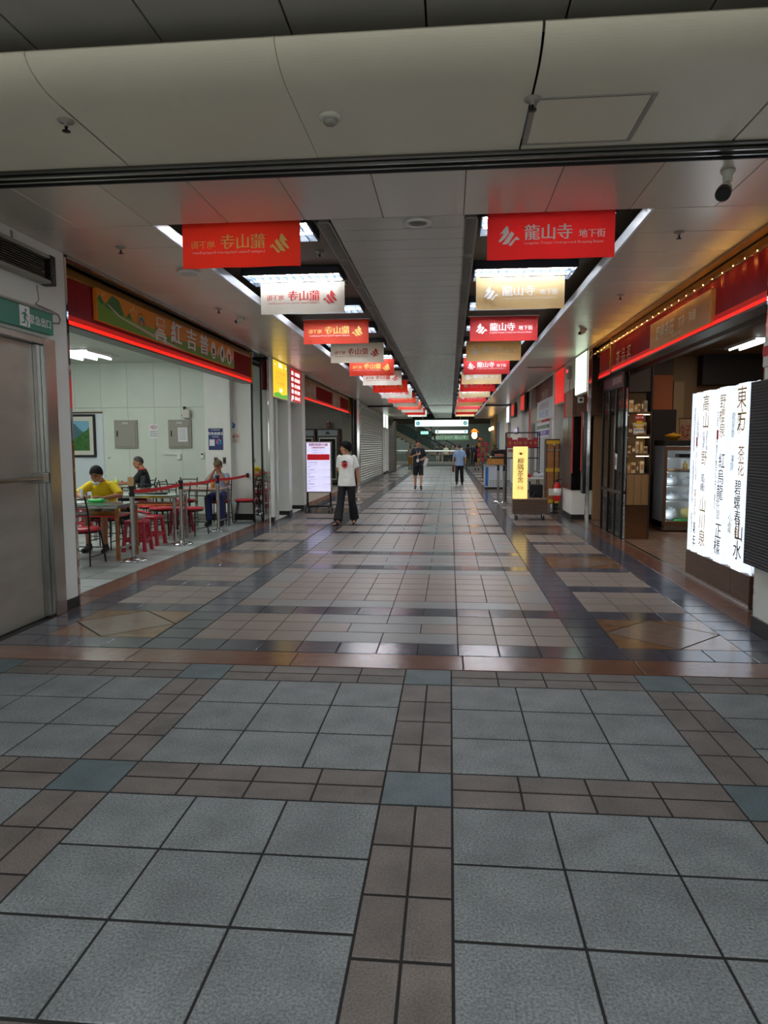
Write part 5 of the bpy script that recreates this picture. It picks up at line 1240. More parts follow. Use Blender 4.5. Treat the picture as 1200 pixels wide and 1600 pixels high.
struct('wall_right', MB().box(2.60, 2.66, 22.3, 25.0, 0, 3.3).box(2.62, 2.66, 17.5, 22.1, .75, 2.22), mat('pale_shop_board', (196, 198, 194), .5))
t = thing('poster', 'shop poster with green and purple stripes under the white cloth banner', 'poster', (2.61, 20.2, 1.74)); MB().box(-.008, 0, -1.4, 1.3, 0, .42).build('sheet', W['paper'], t); MB().box(-.010, -.007, -1.35, 1.2, .25, .34).build('green_stripe', mat('stripe_green', (50, 110, 50), .6), t); MB().box(-.010, -.007, -1.35, 1.2, .06, .19).build('purple_stripe', mat('stripe_purple', (130, 110, 190), .6), t); g = MB(); write(g, 'FOREIGN EXCHANGE', 0, .27, .055, on_right(-.0115, 0, 0), width=2.2, res=1); write(g, '外幣兌換', 0, .09, .08, on_right(-.0115, 0, 0), width=1.5); g.build('lettering', W['whiteink'], t)
t = thing('poster', 'narrow red poster strip between the cloth banner and the striped poster', 'poster', (2.61, 19.6, 2.17)); MB().box(-.008, 0, -.8, .8, 0, .06).build('sheet', W['redink'], t); g = MB(); write(g, '歡迎光臨', 0, .012, .035, on_right(-.0095, 0, 0)); g.build('lettering', W['yellowp'], t)
def neon(lab, y, x=2.47, z=2.66, h=.6, wd=1.3, m='lred'):
    t = thing('small_sign', lab, 'sign', (x, y, z)); MB().box(-.02, .06, -wd/2, wd/2, 0, h, .01).build('frame', W['wood'], t); MB().box(-.026, -.019, -wd/2+.12, wd/2-.12, .07, h-.07).build('lit_face', W[m], t)
    g = MB(); write(g, '素食', 0, h*.3, h*.35, on_right(-.0275, 0, 0)); g.build('lettering', W['warm'] if 0 else W['yellowp'], t)
neon('red lit shop sign in a brown frame, first past the gift shop', 24.3); neon('red lit shop sign in a brown frame, second past the gift shop', 28.0, z=2.62, h=.55)
lightbox('white lit signbox at the far end of the tea shop side', 'right', 2.48, 30.1, 31.4, 2.5, 3.2, W['lbox'], draw_small('茶', W['greyink']))
struct('wall_right', MB().box(2.56, 3.3, 25.4, 30.05, 0, 3.3).box(2.56, 3.3, 31.45, 33.5, 0, 3.3), W['wall'])
struct('wall_right', MB().box(2.6, 3.3, 33.5, 39, 0, 3.3), mat('pale_green_column', (196, 204, 196), .5))
struct('trim_13', MB().box(2.45, 2.56, 39.0, 39.6, 0, 3.3, .01), W['gold'])
struct('wall_right', MB().box(2.56, 3.3, 39, 45, 0, 3.6), mat('gold_brown_wall', (170, 130, 80), .35, .2, var=.3, vscale=2))
for k in range(3):
    t = thing('wall_lantern', f'{ORD[k]} small gold wall lamp on the far golden wall', 'wall lamp', (2.54, 40.5+k*1.5, 2.5)); MB().box(-.06, 0, -.06, .06, -.12, .12, .01).build('back_plate', W['gold'], t); MB().ell((-.1, 0, .02), (.06, .06, .1), 10, 7).build('glow', W['lamp'], t)
t = thing('wall_screen', 'small lilac wall screen on the pale column past the gift shop', 'screen', (2.55, 27.2, 1.95)); MB().box(-.04, 0, -.6, .6, 0, .25, .005).build('case', W['grey'], t); MB().box(-.044, -.039, -.56, .56, .03, .22).build('lit_screen', mat('lilac_screen', (190, 180, 230), .4, emit=.5), t)
# metal rack of red packets, table and what is around it
t = thing('display_rack', 'black metal display rack with red gift packets behind the tea sign', 'rack', (1.95, 19.0, 0))
for sx in (-.43, .43):
    for y in (0, .4): MB().cyl((sx, y, 0), (sx, y, 1.86), .014, n=8).build('upright', W['blk'], t)
for z in (1.86, 1.46, 1.18): 
    for y in (0, .4): MB().cyl((-.43, y, z), (.43, y, z), .011, n=8).build('bar', W['blk'], t)
MB().box(-.43, .43, 0, .4, 1.445, 1.455).build('shelf_board', W['blk'], t)
for k in range(6):
    p = thing('gift_packet', f'{ORD[k]} red and gold gift packet from the corridor side on the black rack', 'packet', (1.60+k*.135, 18.98+.03*(k % 2), 1.457), 0, 'red gift packets on the black rack')
    MB().box(-.06, .06, 0, .16, 0, .27-.05*(k % 3 == 1), .008).build('packet', W['redp'], p); MB().disc(0, .13, .035, 0, 12, on_front(0, -.0012, 0)).build('gold_print', W['gold'], p)
t = thing('price_board', 'pale printed price board hanging on the black rack beside the tea sign', 'board', (1.66, 18.97, 1.2)); MB().box(-.13, .13, -.012, 0, 0, .25, .003).build('sheet', W['offw'], t); MB().box(-.11, .11, -.014, -.011, .14, .22).build('picture', mat('price_photo', (150, 110, 90), .6, var=.4, vscale=30), t)
t = thing('white_table', 'long white folding table beside the black rack', 'table', (2.2, 18.3, 0)); MB().box(-.45, .45, -.25, .25, .66, .70, .006).build('top', W['white'], t)
for sx in (-.4, .4):
    for sy in (-.2, .2): MB().cyl((sx, sy, 0), (sx, sy, .66), .014, n=8).build('leg', W['grey'], t)
t = thing('cardboard_box', 'red box on the white folding table', 'box', (1.98, 18.25, .70)); MB().box(-.1, .1, -.08, .08, 0, .09, .004).build('carton', W['redink'], t); MB().box(-.1, .1, -.02, .02, .088, .092).build('tape', W['yellowp'], t)
t = thing('white_bag', 'crumpled white bag on the white folding table', 'bag', (2.3, 18.3, .70)); mb = MB().ell((0, 0, .05), (.16, .12, .05), 12, 7).ell((.08, .03, .08), (.08, .07, .05), 10, 6).ell((-.09, 0, .08), (.06, .06, .06), 10, 6); link('bag_body', voxel(mb, .012), wbag, t); MB().tube([(-.05, 0, .12), (-.03, 0, .17), (.03, 0, .17), (.05, 0, .12)], .006, 6).build('handle', wbag, t)
t = thing('coffee_pot', 'round white pot on the white folding table nearest the tea sign', 'pot', (1.86, 18.42, .70)); MB().lathe([(0, 0), (.07, 0), (.085, .08), (.06, .15), (.03, .17), (0, .17)], 16).build('body', W['white'], t); MB().tube([(.07, 0, .12), (.12, 0, .1), (.08, 0, .04)], .008, 6).build('handle', W['white'], t)
t = thing('shopping_cart', 'dark two-wheeled folding trolley under the white table', 'trolley', (2.02, 17.75, 0))
for y in (-.14, .14):
    mb = MB(); n = 20
    mb.tube([(0+.19*cos(2*pi*k/n), y, .2+.19*sin(2*pi*k/n)) for k in range(n+1)], .012, 6); mb.build('wheel_rim', W['blkp'], t)
    mb = MB()
    for k in range(6): mb.cyl((0, y, .2), (.185*cos(pi*k/3), y, .2+.185*sin(pi*k/3)), .003, n=5)
    mb.build('spokes', W['chrome'], t)
MB().cyl((0, -.14, .2), (0, .14, .2), .012, n=8).build('axle', W['chrome'], t); MB().box(-.02, .3, -.11, .11, .22, .55, .03).build('bag', mat('trolley_cloth', (30, 32, 36), .8), t); MB().tube([(0, -.1, .2), (-.02, -.1, .62), (-.1, 0, .64), (-.02, .1, .62), (0, .1, .2)], .011, 6).build('handle', W['blk'], t); MB().cyl((.27, 0, 0), (.27, 0, .23), .014, n=8).build('foot', W['blk'], t)
stanchion('chrome barrier post on the corridor side of the black rack, nearer one', 1.42, 18.5); stanchion('chrome barrier post behind the nearer one by the black rack', 1.30, 18.95)
# chest freezer with a curved glass case, table and charms
t = thing('chest_freezer', 'white chest freezer with a blue side and curved glass case on top', 'freezer', (1.59, 24.5, 0))
MB().box(-.33, .33, .03, .87, 0, .08).build('plinth', W['blkp'], t); MB().box(-.36, .36, 0, .9, .08, .80, .01).build('body', mat('freezer_white', (214, 222, 230), .4), t); MB().box(-.375, .375, -.012, .91, .80, .86, .006).build('rim', W['steel'], t)
MB().box(-.355, -.25, -.006, 0, .12, .78).build('blue_panel', mat('freezer_blue', (40, 110, 190), .4), t)
for k in range(6):
    for j in range(3): MB().box(-.2+k*.09, -.14+k*.09, -.006, .0, .14+j*.07, .18+j*.07).build('vent_slot', W['grey'], t)
arc = [(-.36, .86), (-.335, 1.0), (-.27, 1.14), (-.15, 1.26), (.0, 1.34), (.18, 1.375), (.34, 1.38)]
for y in (.0, .83): MB().loft([[(x, y, z), (x+.012, y, z-.035), (x+.012, y+.04, z-.035), (x, y+.04, z)] for x, z in arc], smooth=False).build('arch_frame', W['blk'], t)
MB().box(.31, .36, 0, .87, .86, 1.385, .006).build('back_case', W['blkp'], t); MB().box(-.28, .3, .06, .82, .86, 1.07, .015).build('orange_tray', mat('orange_food', (216, 150, 70), .5, var=.4, vscale=20), t)
MB().box(-.2, .3, .06, .8, 1.12, 1.135).build('inner_shelf', W['steel'], t); MB().box(.0, .3, .1, .7, 1.14, 1.22, .02).build('snack_tray', mat('pink_food', (190, 120, 90), .5), t)
MB().box(-.1, .31, .84, .86, .86, 1.36).build('end_panel', W['blkp'], t)
MB().loft([[(x-.002, y, z+.002) for y in (.04, .83)] for x, z in arc], caps=False, closed=False).build('curved_glass', W['pane'], t)
t = thing('potted_plant', 'low green plant on top of the curved glass case', 'plant', (1.62, 25.1, 1.38)); MB().lathe([(0, 0), (.08, 0), (.1, .06), (0, .06)], 12).build('pot', W['wood'], t); random.seed(2)
for k in range(11):
    a_ = k*.57; r = .12+.08*(k % 3); MB().poly([(-.02, 0), (0, r*.6), (-.0, r), (.03, r*.55), (.02, 0)], 0, T(0, 0, .06) @ Rz(a_) @ Rx(.6+.12*(k % 4)), .002).build('leaf', mat('leaf_green', (96, 120, 50), .6, rnd=.3), t)
t = thing('white_desk', 'small white desk past the chest freezer', 'table', (1.62, 26.6, 0)); MB().box(-.3, .35, -.3, .3, .74, .80, .006).build('top', W['white'], t); MB().box(-.26, .3, -.24, .28, .5, .74, .004).build('drawer_box', W['offw'], t)
for sx in (-.25, .3):
    for sy in (-.24, .24): MB().box(sx-.02, sx+.02, sy-.02, sy+.02, 0, .74).build('leg', W['grey'], t)
t = thing('charm_stand', 'tall stand hung with red lucky charms under the warm lamp', 'stand', (1.55, 33.2, 0)); MB().box(-.03, .03, -.03, .03, 0, 1.75, .004).build('pole', W['wood'], t); MB().box(-.22, .22, -.2, .2, 0, .04, .006).build('foot', W['wood'], t)
for k in range(4):
    for j in range(3):
        z = .75+k*.24; x = -.19+j*.19
        MB().box(x-.07, x+.07, -.05, .05, z, z+.2, .012).build('charm', W['redp'] if (j+k) % 3 else W['gold'], t)
MB().box(-.26, .26, -.02, .02, 1.70, 1.74).build('top_bar', W['wood'], t); MB().ell((-.12, 0, 1.80), (.1, .1, .09), 12, 8).build('orange_ball', W['orangep'], t)
t = thing('pendant_lamp', 'warm glowing bulb under a small pleated shade hanging before the hall', 'pendant lamp', (1.18, 34, 0)); MB().ell((0, 0, 2.02), (.13, .13, .17), 14, 9).build('bulb', W['lamp'], t); MB().lathe([(.22, 2.15), (.23, 2.15), (.05, 2.33), (.04, 2.33)], 16).build('shade', mat('amber_shade', (220, 160, 90), .6, transl=.5), t); MB().cyl((0, 0, 2.3), (0, 0, 3.52), .008, n=6).build('cord', W['blk'], t)
t = thing('vertical_sign', 'blue vertical sign on the wall past the charm stand', 'sign', (2.58, 38, 1.0)); MB().box(-.02, .02, -.5, .5, 0, 1.75, .005).build('board', mat('sign_blue', (60, 110, 160), .5), t); g = MB(); column(g, '旅遊服務', 0, 1.65, .3, on_right(-.0215, 0, 0)); g.build('lettering', W['whiteink'], t)

# ------------------------------------------------------------------ escalator hall at the far end
struct('wall_back', MB().box(-26, 14, 74, 74.2, 0, 9), mat('hall_wall', (150, 156, 146), .6, var=.05, vscale=.5))
struct('wall_far', MB().box(13, 13.2, 46, 74, 0, 9).box(3.3, 13, 45.9, 46, 0, 9), MATS['hall_wall'])
struct('wall_far', MB().box(-26.2, -26, 46, 74, 0, 9).box(-26, -3.7, 45.9, 46, 0, 9).box(-3.7, 3.3, 44.9, 45, 3.4, 9), MATS['hall_wall'])
struct('ceiling', MB().box(-26, 14, 45, 74, 7.5, 7.7), mat('hall_ceiling', (110, 108, 100), .6))
struct('trim_14', MB().box(-26, 13, 49.5, 50.3, 3.05, 3.5), mat('hall_beam', (120, 110, 96), .5))
def hangsign(lab, x0, x1, y, z0, z1, txt):
    t = thing('hanging_sign', lab, 'sign', ((x0+x1)/2, y, z0)); a = (x1-x0)/2; h = z1-z0
    MB().box(-a, a, -.06, .06, 0, h, .01).build('case', W['offw'], t); MB().box(-a+.03, a-.03, -.066, -.058, .03, h-.03).build('lit_face', mat('lit_sign_white', (240, 255, 250), .4, emit=1.6, ecol=(226, 255, 246)), t)
    g = MB(on_front(0, -.0675, h/2)).disc(-a+.18, 0, h*.3).disc(a-.18, 0, h*.3); g.build('arrow_disc', mat('cyan_print', (90, 200, 215), .5, emit=.4), t)
    g = MB(); write(g, '←', -a+.18, h/2-.05, .1, on_front(0, -.069, 0)); write(g, '→', a-.18, h/2-.05, .1, on_front(0, -.069, 0)); g.build('arrow', W['lwht'], t)
    for sx in (-a*.7, a*.7): MB().cyl((sx, 0, h), (sx, 0, h+.7), .012, n=6).build('hanger', W['steel'], t)
hangsign('long lit white hanging direction sign at the end of the corridor', -1.89, 1.0, 38, 2.54, 2.92, '')
hangsign('shorter lit white hanging direction sign behind the long one', -.99, 1.22, 47.5, 2.33, 2.59, '')
t = thing('exit_sign', 'small lit green exit sign hanging in the escalator hall', 'exit sign', (-2.0, 56, 2.45)); MB().box(-.3, .3, -.05, .05, 0, .22, .01).build('panel', mat('lit_exit', (200, 255, 226), .4, emit=.9, ecol=(140, 255, 200)), t); g = MB(); write(g, '出口', 0, .05, .13, on_front(0, -.0525, 0)); g.build('lettering', W['green'], t); MB().cyl((0, 0, .22), (0, 0, 5.0), .02, n=6).build('hanger', W['steel'], t)
t = thing('exit_sign', 'wide dim green exit board under the shorter hanging sign', 'exit sign', (.4, 60, 2.0)); MB().box(-1.6, 1.2, -.05, .05, 0, .42, .01).build('panel', mat('dim_exit', (110, 150, 110), .5, emit=.08), t); g = MB(); write(g, '出口 EXIT 龍山寺', -.3, .12, .26, on_front(0, -.053, 0)); g.build('lettering', W['whiteink'], t)
for sx in (-2, 1.5): MB().cyl((sx, 0, .5), (sx, 0, 5.5), .02, n=6).build('hanger', W['steel'], t)
t = thing('railing', 'steel and glass railing across the end of the corridor', 'railing', (0, 57, 0))
MB().box(-14, .9, -.05, .05, 1.02, 1.16, .03).build('top_rail', mat('bright_steel', (226, 228, 226), .18, .85), t); MB().box(-14, .9, -.03, .03, .84, .90, .01).build('mid_rail', W['steel'], t); MB().box(-14, .9, -.06, .06, 0, .24, .01).build('kerb', W['grey'], t)
for k in range(11): x = .85-k*1.45; MB().box(x-.045, x+.045, -.04, .04, .2, 1.05, .005).build('post', W['steel'], t)
for k in range(10): x = .85-(k+1)*1.45; MB().box(x+.06, x+1.39, -.008, .008, .26, .83).build('pane', W['pane'], t)
def escalator(lab, x0, z0, x1, z1, y, wd):
    t = thing('escalator', lab, 'escalator', (0, y, 0))
    Q = lambda x, z: (x, z)
    L_ = sqrt((x1-x0)**2+(z1-z0)**2); ux, uz = (x1-x0)/L_, (z1-z0)/L_
    for yy in (-wd/2, wd/2):
        F = frame((0, yy, 0), (1, 0, 0), (0, 0, 1))
        MB().poly([(x0, z0-.3), (x1, z1-.3), (x1, z1+.15), (x0, z0+.15)], -.06, F, .12).build('truss', mat('escalator_truss', (140, 120, 100), .45, .3), t)
        MB().poly([(x0, z0+.15), (x1, z1+.15), (x1, z1+.95), (x0, z0+.95)], -.012, F, .024).build('balustrade', mat('escalator_glass', (60, 80, 74), .08, alpha=.55), t)
        MB().poly([(x0, z0+.95), (x1, z1+.95), (x1, z1+1.05), (x0, z0+1.05)], -.05, F, .1).build('handrail', W['blkp'], t)
    n = 26
    for k in range(n):
        x = x0+(x1-x0)*k/n; z = z0+(z1-z0)*k/n
        MB().box(min(x, x+(x1-x0)/n), max(x, x+(x1-x0)/n), -wd/2+.07, wd/2-.07, z-.25, z, .0).build('step', W['rail'], t)
    return t
E1 = escalator('escalator rising from the railing up to the side of the far hall', .2, .1, -9.5, 5.3, 62, 1.1)
E2 = escalator('second escalator parallel behind the first in the far hall', 1.4, .1, -8.3, 5.3, 66, 1.1)

# ------------------------------------------------------------------ people
SKIN = mat('skin', (196, 144, 112), .55, var=.06, vscale=12); SKIN2 = mat('tanned_skin', (170, 116, 86), .55, var=.06, vscale=12)
HAIR = mat('black_hair', (18, 16, 16), .6, spec=.2, var=.3, vscale=60); HAIRG = mat('greying_hair', (70, 68, 66), .5, var=.4, vscale=60)
def std(H):
    k = H/1.7
    J = dict(pel=(0, 0, .90), neck=(0, .005, 1.43), head=(0, -.015, 1.575))
    for s, n in ((-1, 'R'), (1, 'L')):
        J.update({'sh'+n: (s*.152, .01, 1.375), 'el'+n: (s*.205, .03, 1.10), 'wr'+n: (s*.225, -.05, .86), 'hip'+n: (s*.085, 0, .88), 'kn'+n: (s*.10, -.015, .48), 'an'+n: (s*.105, .02, .085), 'toe'+n: (s*.12, -.15, .035)})
    return {a: Vector(b)*k for a, b in J.items()}
def person(label, loc, rz, H, pose, top, sleeve, bottom, leg, shoes, hair='short', hairm=None, look=(0, 0), skin=None, res=.010, hem=-.20, group=None, sandals=False, fat=1.0, cuff=.070, hs=1.0):
    k = H/1.7; J = std(H); skin = skin or SKIN
    for a, b in pose.items(): J[a] = Vector(b)
    t = thing('person', label, 'person', loc, rz, group)
    up = (J['neck']-J['pel']).normalized(); sx = (J['shL']-J['shR']); sx = (sx-up*sx.dot(up)).normalized(); fy = up.cross(sx)   # fy points to the back
    Ls = (J['neck']-J['pel']).length
    def ring(u, rx, ry, off=0, n=20):
        c = J['pel']+up*(u*Ls)+fy*off
        return [tuple(c+sx*(rx*k*cos(2*pi*i/n))+fy*(ry*k*sin(2*pi*i/n))) for i in range(n)]
    MH = T(*J['head']) @ Rz(look[0]) @ Rx(look[1]) @ Matrix.Scale(k*hs, 4)
    body = MB()
    body.loft([ring(-.16, .10, .08), ring(-.06, .155*fat, .105*fat), ring(.12, .15*fat, .105*fat), ring(.4, .135*fat, .095*fat), ring(.7, .16, .105), ring(.9, .155, .085), ring(1.0, .07, .06), ring(1.04, .04, .04)])
    neck_top = MH @ Vector((0, .02, -.06)); body.cap(tuple(J['neck']), tuple(neck_top), .056*k, .052*k, 12)
    body.ell((0, .012, .025), (.076, .094, .098), 18, 12, MH); body.ell((0, -.03, -.05), (.057, .062, .062), 14, 9, MH); body.ell((0, -.045, -.085), (.032, .035, .026), 12, 8, MH)
    body.ell((0, -.094, -.012), (.014, .02, .022), 10, 7, MH); body.ell((0, -.085, .012), (.009, .014, .03), 8, 6, MH)
    for s in (-1, 1): body.ell((s*.077, .012, -.005), (.012, .022, .034), 8, 7, MH); body.ell((s*.034, -.072, .035), (.026, .014, .009), 8, 6, MH); body.ell((s*.04, -.066, -.022), (.024, .02, .02), 8, 6, MH)
    body.ell((0, -.085, -.057), (.024, .012, .007), 8, 6, MH); body.ell((0, -.083, -.068), (.02, .012, .007), 8, 6, MH)
    for n, s in (('R', -1), ('L', 1)):
        sh, el, wr = J['sh'+n], J['el'+n], J['wr'+n]
        body.cap(tuple(sh), tuple(el), .050*k, .040*k, 12); body.cap(tuple(el), tuple(wr), .041*k, .027*k, 12)
        d = (J['hand'+n]-wr).normalized() if 'hand'+n in J else (wr-el).normalized()
        pn = Vector((-s, 0, 0)); pn = (pn-d*pn.dot(d))
        pn = pn.normalized() if pn.length > .1 else Vector((0, -1, 0)); sd = d.cross(pn)          # palm normal, across the palm
        if sd.y > 0: sd = -sd
        p0 = wr+d*.02*k; p1 = wr+d*.085*k
        for q in (-1.5, -.5, .5, 1.5): body.cap(tuple(p0+sd*.011*q*k), tuple(p1+sd*.018*q*k), .015*k, .012*k, 8)
        for q, fl_ in zip((1.5, .5, -.5, -1.5), (.066, .076, .07, .054)):
            a = p1+sd*.0185*q*k; b = a+(d*.92+pn*.35+sd*.06*q).normalized()*fl_*.55*k; c = b+(d*.6+pn*.8).normalized()*fl_*.5*k
            body.cap(tuple(a), tuple(b), .0098*k, .009*k, 7); body.cap(tuple(b), tuple(c), .009*k, .0078*k, 7)
        a = p0+sd*.026*k; b = a+(d*.7+sd*.7+pn*.3).normalized()*.04*k; c = b+(d*.9+sd*.25+pn*.4).normalized()*.034*k
        body.cap(tuple(a), tuple(b), .012*k, .0105*k, 7); body.cap(tuple(b), tuple(c), .0105*k, .009*k, 7)
        hp, kn, an, toe = J['hip'+n], J['kn'+n], J['an'+n], J['toe'+n]
        body.cap(tuple(hp), tuple(kn), .082*k, .056*k, 14); body.cap(tuple(kn), tuple(an), .055*k, .036*k, 14)
        calf = kn+(an-kn)*.3+Vector((0, .018*k, 0)); body.ell(tuple(calf), (.048*k, .05*k, .09*k), 12, 8)
        body.cap(tuple(an+Vector((0, .02*k, -.04*k))), tuple(toe), .034*k, .026*k, 12)
    link('body', voxel(body, res*.82, 2), skin, t)
    # shirt
    sh_ = MB(); f = 1.07
    sh_.loft([ring(hem, .176*f*fat, .130*f*fat), ring(0, .168*f*fat, .126*f*fat), ring(.3, .152*f*fat, .116*f*fat), ring(.65, .160*f, .118*f), ring(.84, .166, .106), ring(.95, .11, .086), ring(1.01, .07, .07)])
    for n in 'RL':
        sh, el, wr = J['sh'+n], J['el'+n], J['wr'+n]
        sh_.ell(tuple(sh), (.058*k,)*3, 14, 9)
        if sleeve <= 1: e_ = sh+(el-sh)*sleeve; sh_.cyl(tuple(sh), tuple(e_), .060*k, .066*k, 16)
        else: sh_.cyl(tuple(sh), tuple(el), .068*k, .056*k, 16); sh_.ell(tuple(el), (.056*k,)*3, 12, 8); e_ = el+(wr-el)*(sleeve-1); sh_.cyl(tuple(el), tuple(e_), .055*k, .044*k, 16)
    link('shirt', voxel(sh_, res, 3), top, t)
    tr_ = MB()
    tr_.loft([ring(-.20, .12, .10), ring(-.10, .162*fat, .114*fat), ring(.06, .15*fat, .106*fat), ring(.10, .14*fat, .10*fat)])
    for n in 'RL':
        hp, kn, an = J['hip'+n], J['kn'+n], J['an'+n]
        tr_.ell(tuple(hp), (.092*k,)*3, 14, 9)
        if leg <= 1: e_ = hp+(kn-hp)*leg; tr_.cyl(tuple(hp), tuple(e_), .096*k, .088*k, 16)
        else: tr_.cyl(tuple(hp), tuple(kn), .096*k, .078*k, 16); tr_.ell(tuple(kn), (.078*k,)*3, 14, 9); e_ = kn+(an-kn)*(leg-1); tr_.cyl(tuple(kn), tuple(e_), .077*k, cuff*k, 16)
    link('trousers' if leg > 1.3 else 'shorts', voxel(tr_, res, 3), bottom, t)
    for n, s in (('R', -1), ('L', 1)):
        an, toe = J['an'+n], J['toe'+n]; heel = an+Vector((0, .03*k, -.045*k)); mb = MB()
        if sandals:
            mb.cap(tuple(heel+Vector((0, 0, -.02*k))), tuple(toe+Vector((0, -.02, -.02*k))), .026*k, .026*k, 10); mb.cap(tuple(an+(toe-an)*.55+Vector((-.03*k, 0, .0))), tuple(an+(toe-an)*.55+Vector((.03*k, 0, .0))), .03*k, .03*k, 10)
        else: mb.cap(tuple(heel), tuple(toe+Vector((0, -.01*k, .0))), .047*k, .038*k, 12); mb.cap(tuple(heel+Vector((0, 0, .0))), tuple(an+Vector((0, 0, .015*k))), .045*k, .045*k, 12)
        so = link('shoe', voxel(mb, res, 2), shoes, t)
    # hair
    def dome(front, side, back, th=1.07, top=1.0):
        n, m = 24, 8; rings = []
        for i in range(m+1):
            rg = []
            for j in range(n):
                az = 2*pi*j/n; c = cos(az)                           # az 0 = front (-y)
                low = front*max(c, 0)**1.5+side*(1-abs(c))+back*max(-c, 0) if c >= 0 else side*(1+c)+back*(-c)
                el_ = pi/2*top-(pi/2*top-low)*(1-i/m) if False else low+(pi/2*top-low)*i/m
                rg.append((sin(az)*cos(el_)*.079*th, .012-cos(az)*cos(el_)*.097*th, .025+sin(el_)*.101*th))
            rings.append(rg)
        return rings
    hm = hairm or HAIR
    if hair in ('short', 'long', 'cap', 'thin', 'mop'):
        pr = {'mop': (.22, -.5, -.95, 1.24), 'short': (.42, -.22, -.8, 1.16), 'long': (.30, -.75, -1.15, 1.2), 'cap': (.55, -.1, -.7, 1.06), 'thin': (.85, .0, -.75, 1.06)}[hair]
        mb = MB(MH); R = dome(*pr); mb.loft(R, caps=True)
        if hair == 'long': mb.ell((0, .055, -.07), (.075, .05, .11), 14, 8)
        mb.build('hair', hm, t)
    if hair == 'cap':
        mb = MB(MH); mb.loft(dome(.42, .30, .15, 1.14)); 
        mb.loft([[(.075*cos(a)*q, -.085-.085*sin(a)*q, .075-.02*sin(a)*q) for a in [pi*i/10 for i in range(11)]] for q in (.2, 1.0)]+[[(.075*cos(a), -.085-.085*sin(a), .068-.02*sin(a)) for a in [pi*i/10 for i in range(11)]]])
        mb.build('cap', mat('olive_cap', (92, 84, 62), .8, var=.2, vscale=40), t)
    if res < .016:
        for s in (-1, 1):
            MB(MH).ell((s*.032, -.083, .012), (.014, .006, .006), 8, 6).build('eye', mat('dark_eye', (26, 20, 18), .2), t)
            MB(MH).ell((s*.033, -.088, .038), (.02, .005, .004), 8, 6).build('eyebrow', hm, t)
        MB(MH).ell((0, -.0955, -.0615), (.022, .004, .003), 8, 6).build('mouth', mat('lip_line', (120, 60, 54), .5), t)
    return t, J, MH
def cloth(n, c): return mat(n, c, .8, var=.08, vscale=14, bump=.25, bscale=22)
# the young man in the white T-shirt, walking, head turned to the shops
t, J, MH = person('young man walking in a white T-shirt and black trousers, head turned to the shops', (-1.99, 13.45, 0), -.12, 1.61,
    dict(pel=(0, 0, .85), neck=(.0, .01, 1.345), head=(-.014, -.012, 1.475), shR=(-.138, .0, 1.295), shL=(.138, .02, 1.295), elR=(-.175, .06, 1.06), wrR=(-.15, .19, .90), elL=(.19, .09, 1.05), wrL=(.205, .12, .83),
         hipR=(-.08, 0, .83), hipL=(.08, 0, .83), knR=(-.105, -.06, .46), anR=(-.13, -.20, .075), toeR=(-.16, -.35, .03), knL=(.10, .01, .45), anL=(.11, .16, .09), toeL=(.13, .02, .035)),
    cloth('white_cotton', (246, 244, 238)), .78, cloth('black_trousers', (24, 24, 28)), 1.98, mat('black_sandal', (26, 24, 24), .5), 'mop', look=(-.95, .0), cuff=.1, hs=1.08, res=.010, sandals=True, hem=-.22)
MX = frame(tuple(Vector((-.005, -.137, 1.16))), (1, .0, 0), (0, .04, 1))
g = MB(MX); g.poly([(.058*cos(2*pi*i/16), .06*sin(2*pi*i/16)) for i in range(16)], -.004, None, .006); g.build('shirt_print', mat('print_red', (206, 40, 44), .7), t)
g = MB(MX); g.poly([(-.10, .035), (-.03, .07), (0, .085), (.03, .07), (.10, .035), (.05, .045), (-.05, .045)], .0, None, .004); g.poly([(-.02, -.03), (.02, -.02), (.03, .01), (-.0, .02)], .0, None, .004); g.build('shirt_print', mat('print_black', (40, 40, 46), .7), t)
# the man with the lanyard
t, J, MH = person('man in navy shirt and black shorts walking towards us with a lanyard and papers', (-1.10, 24.6, 0), .05, 1.72,
    dict(elR=(-.24, .05, 1.13), wrR=(-.06, -.20, 1.22), handR=(.02, -.24, 1.25), elL=(.26, .04, 1.12), wrL=(.17, -.20, 1.05), handL=(.12, -.28, 1.04), knR=(-.10, .0, .48), anR=(-.10, .10, .10), toeR=(-.11, -.05, .035), knL=(.10, -.10, .48), anL=(.10, -.17, .09), toeL=(.11, -.33, .04)),
    cloth('navy_shirt', (30, 34, 48)), .85, cloth('black_shorts', (22, 22, 26)), .98, mat('dark_sneaker', (44, 44, 50), .6), look=(0, .0), res=.014)
MB().tube([(-.06, -.05, 1.44), (-.05, -.14, 1.25), (-.02, -.155, 1.08)], .006, 6).tube([(.06, -.05, 1.44), (.05, -.14, 1.25), (-.02, -.155, 1.08)], .006, 6).build('lanyard', mat('lanyard_white', (200, 204, 210), .6), t)
MB().box(-.06, .03, -.165, -.158, .96, 1.07, .002).build('badge', W['paper'], t)
t = thing('paper_sheaf', 'white papers and a dark pouch carried by the man with the lanyard', 'papers', (-.87, 24.3, .82)); MB(Rx(.3) @ Ry(.3)).box(-.05, .06, -.02, .0, 0, .30, .003).build('sheets', W['paper'], t); MB(Ry(.3)).box(-.12, -.03, -.03, .03, -.02, .2, .02).build('pouch', mat('pouch_cloth', (60, 58, 54), .7), t)
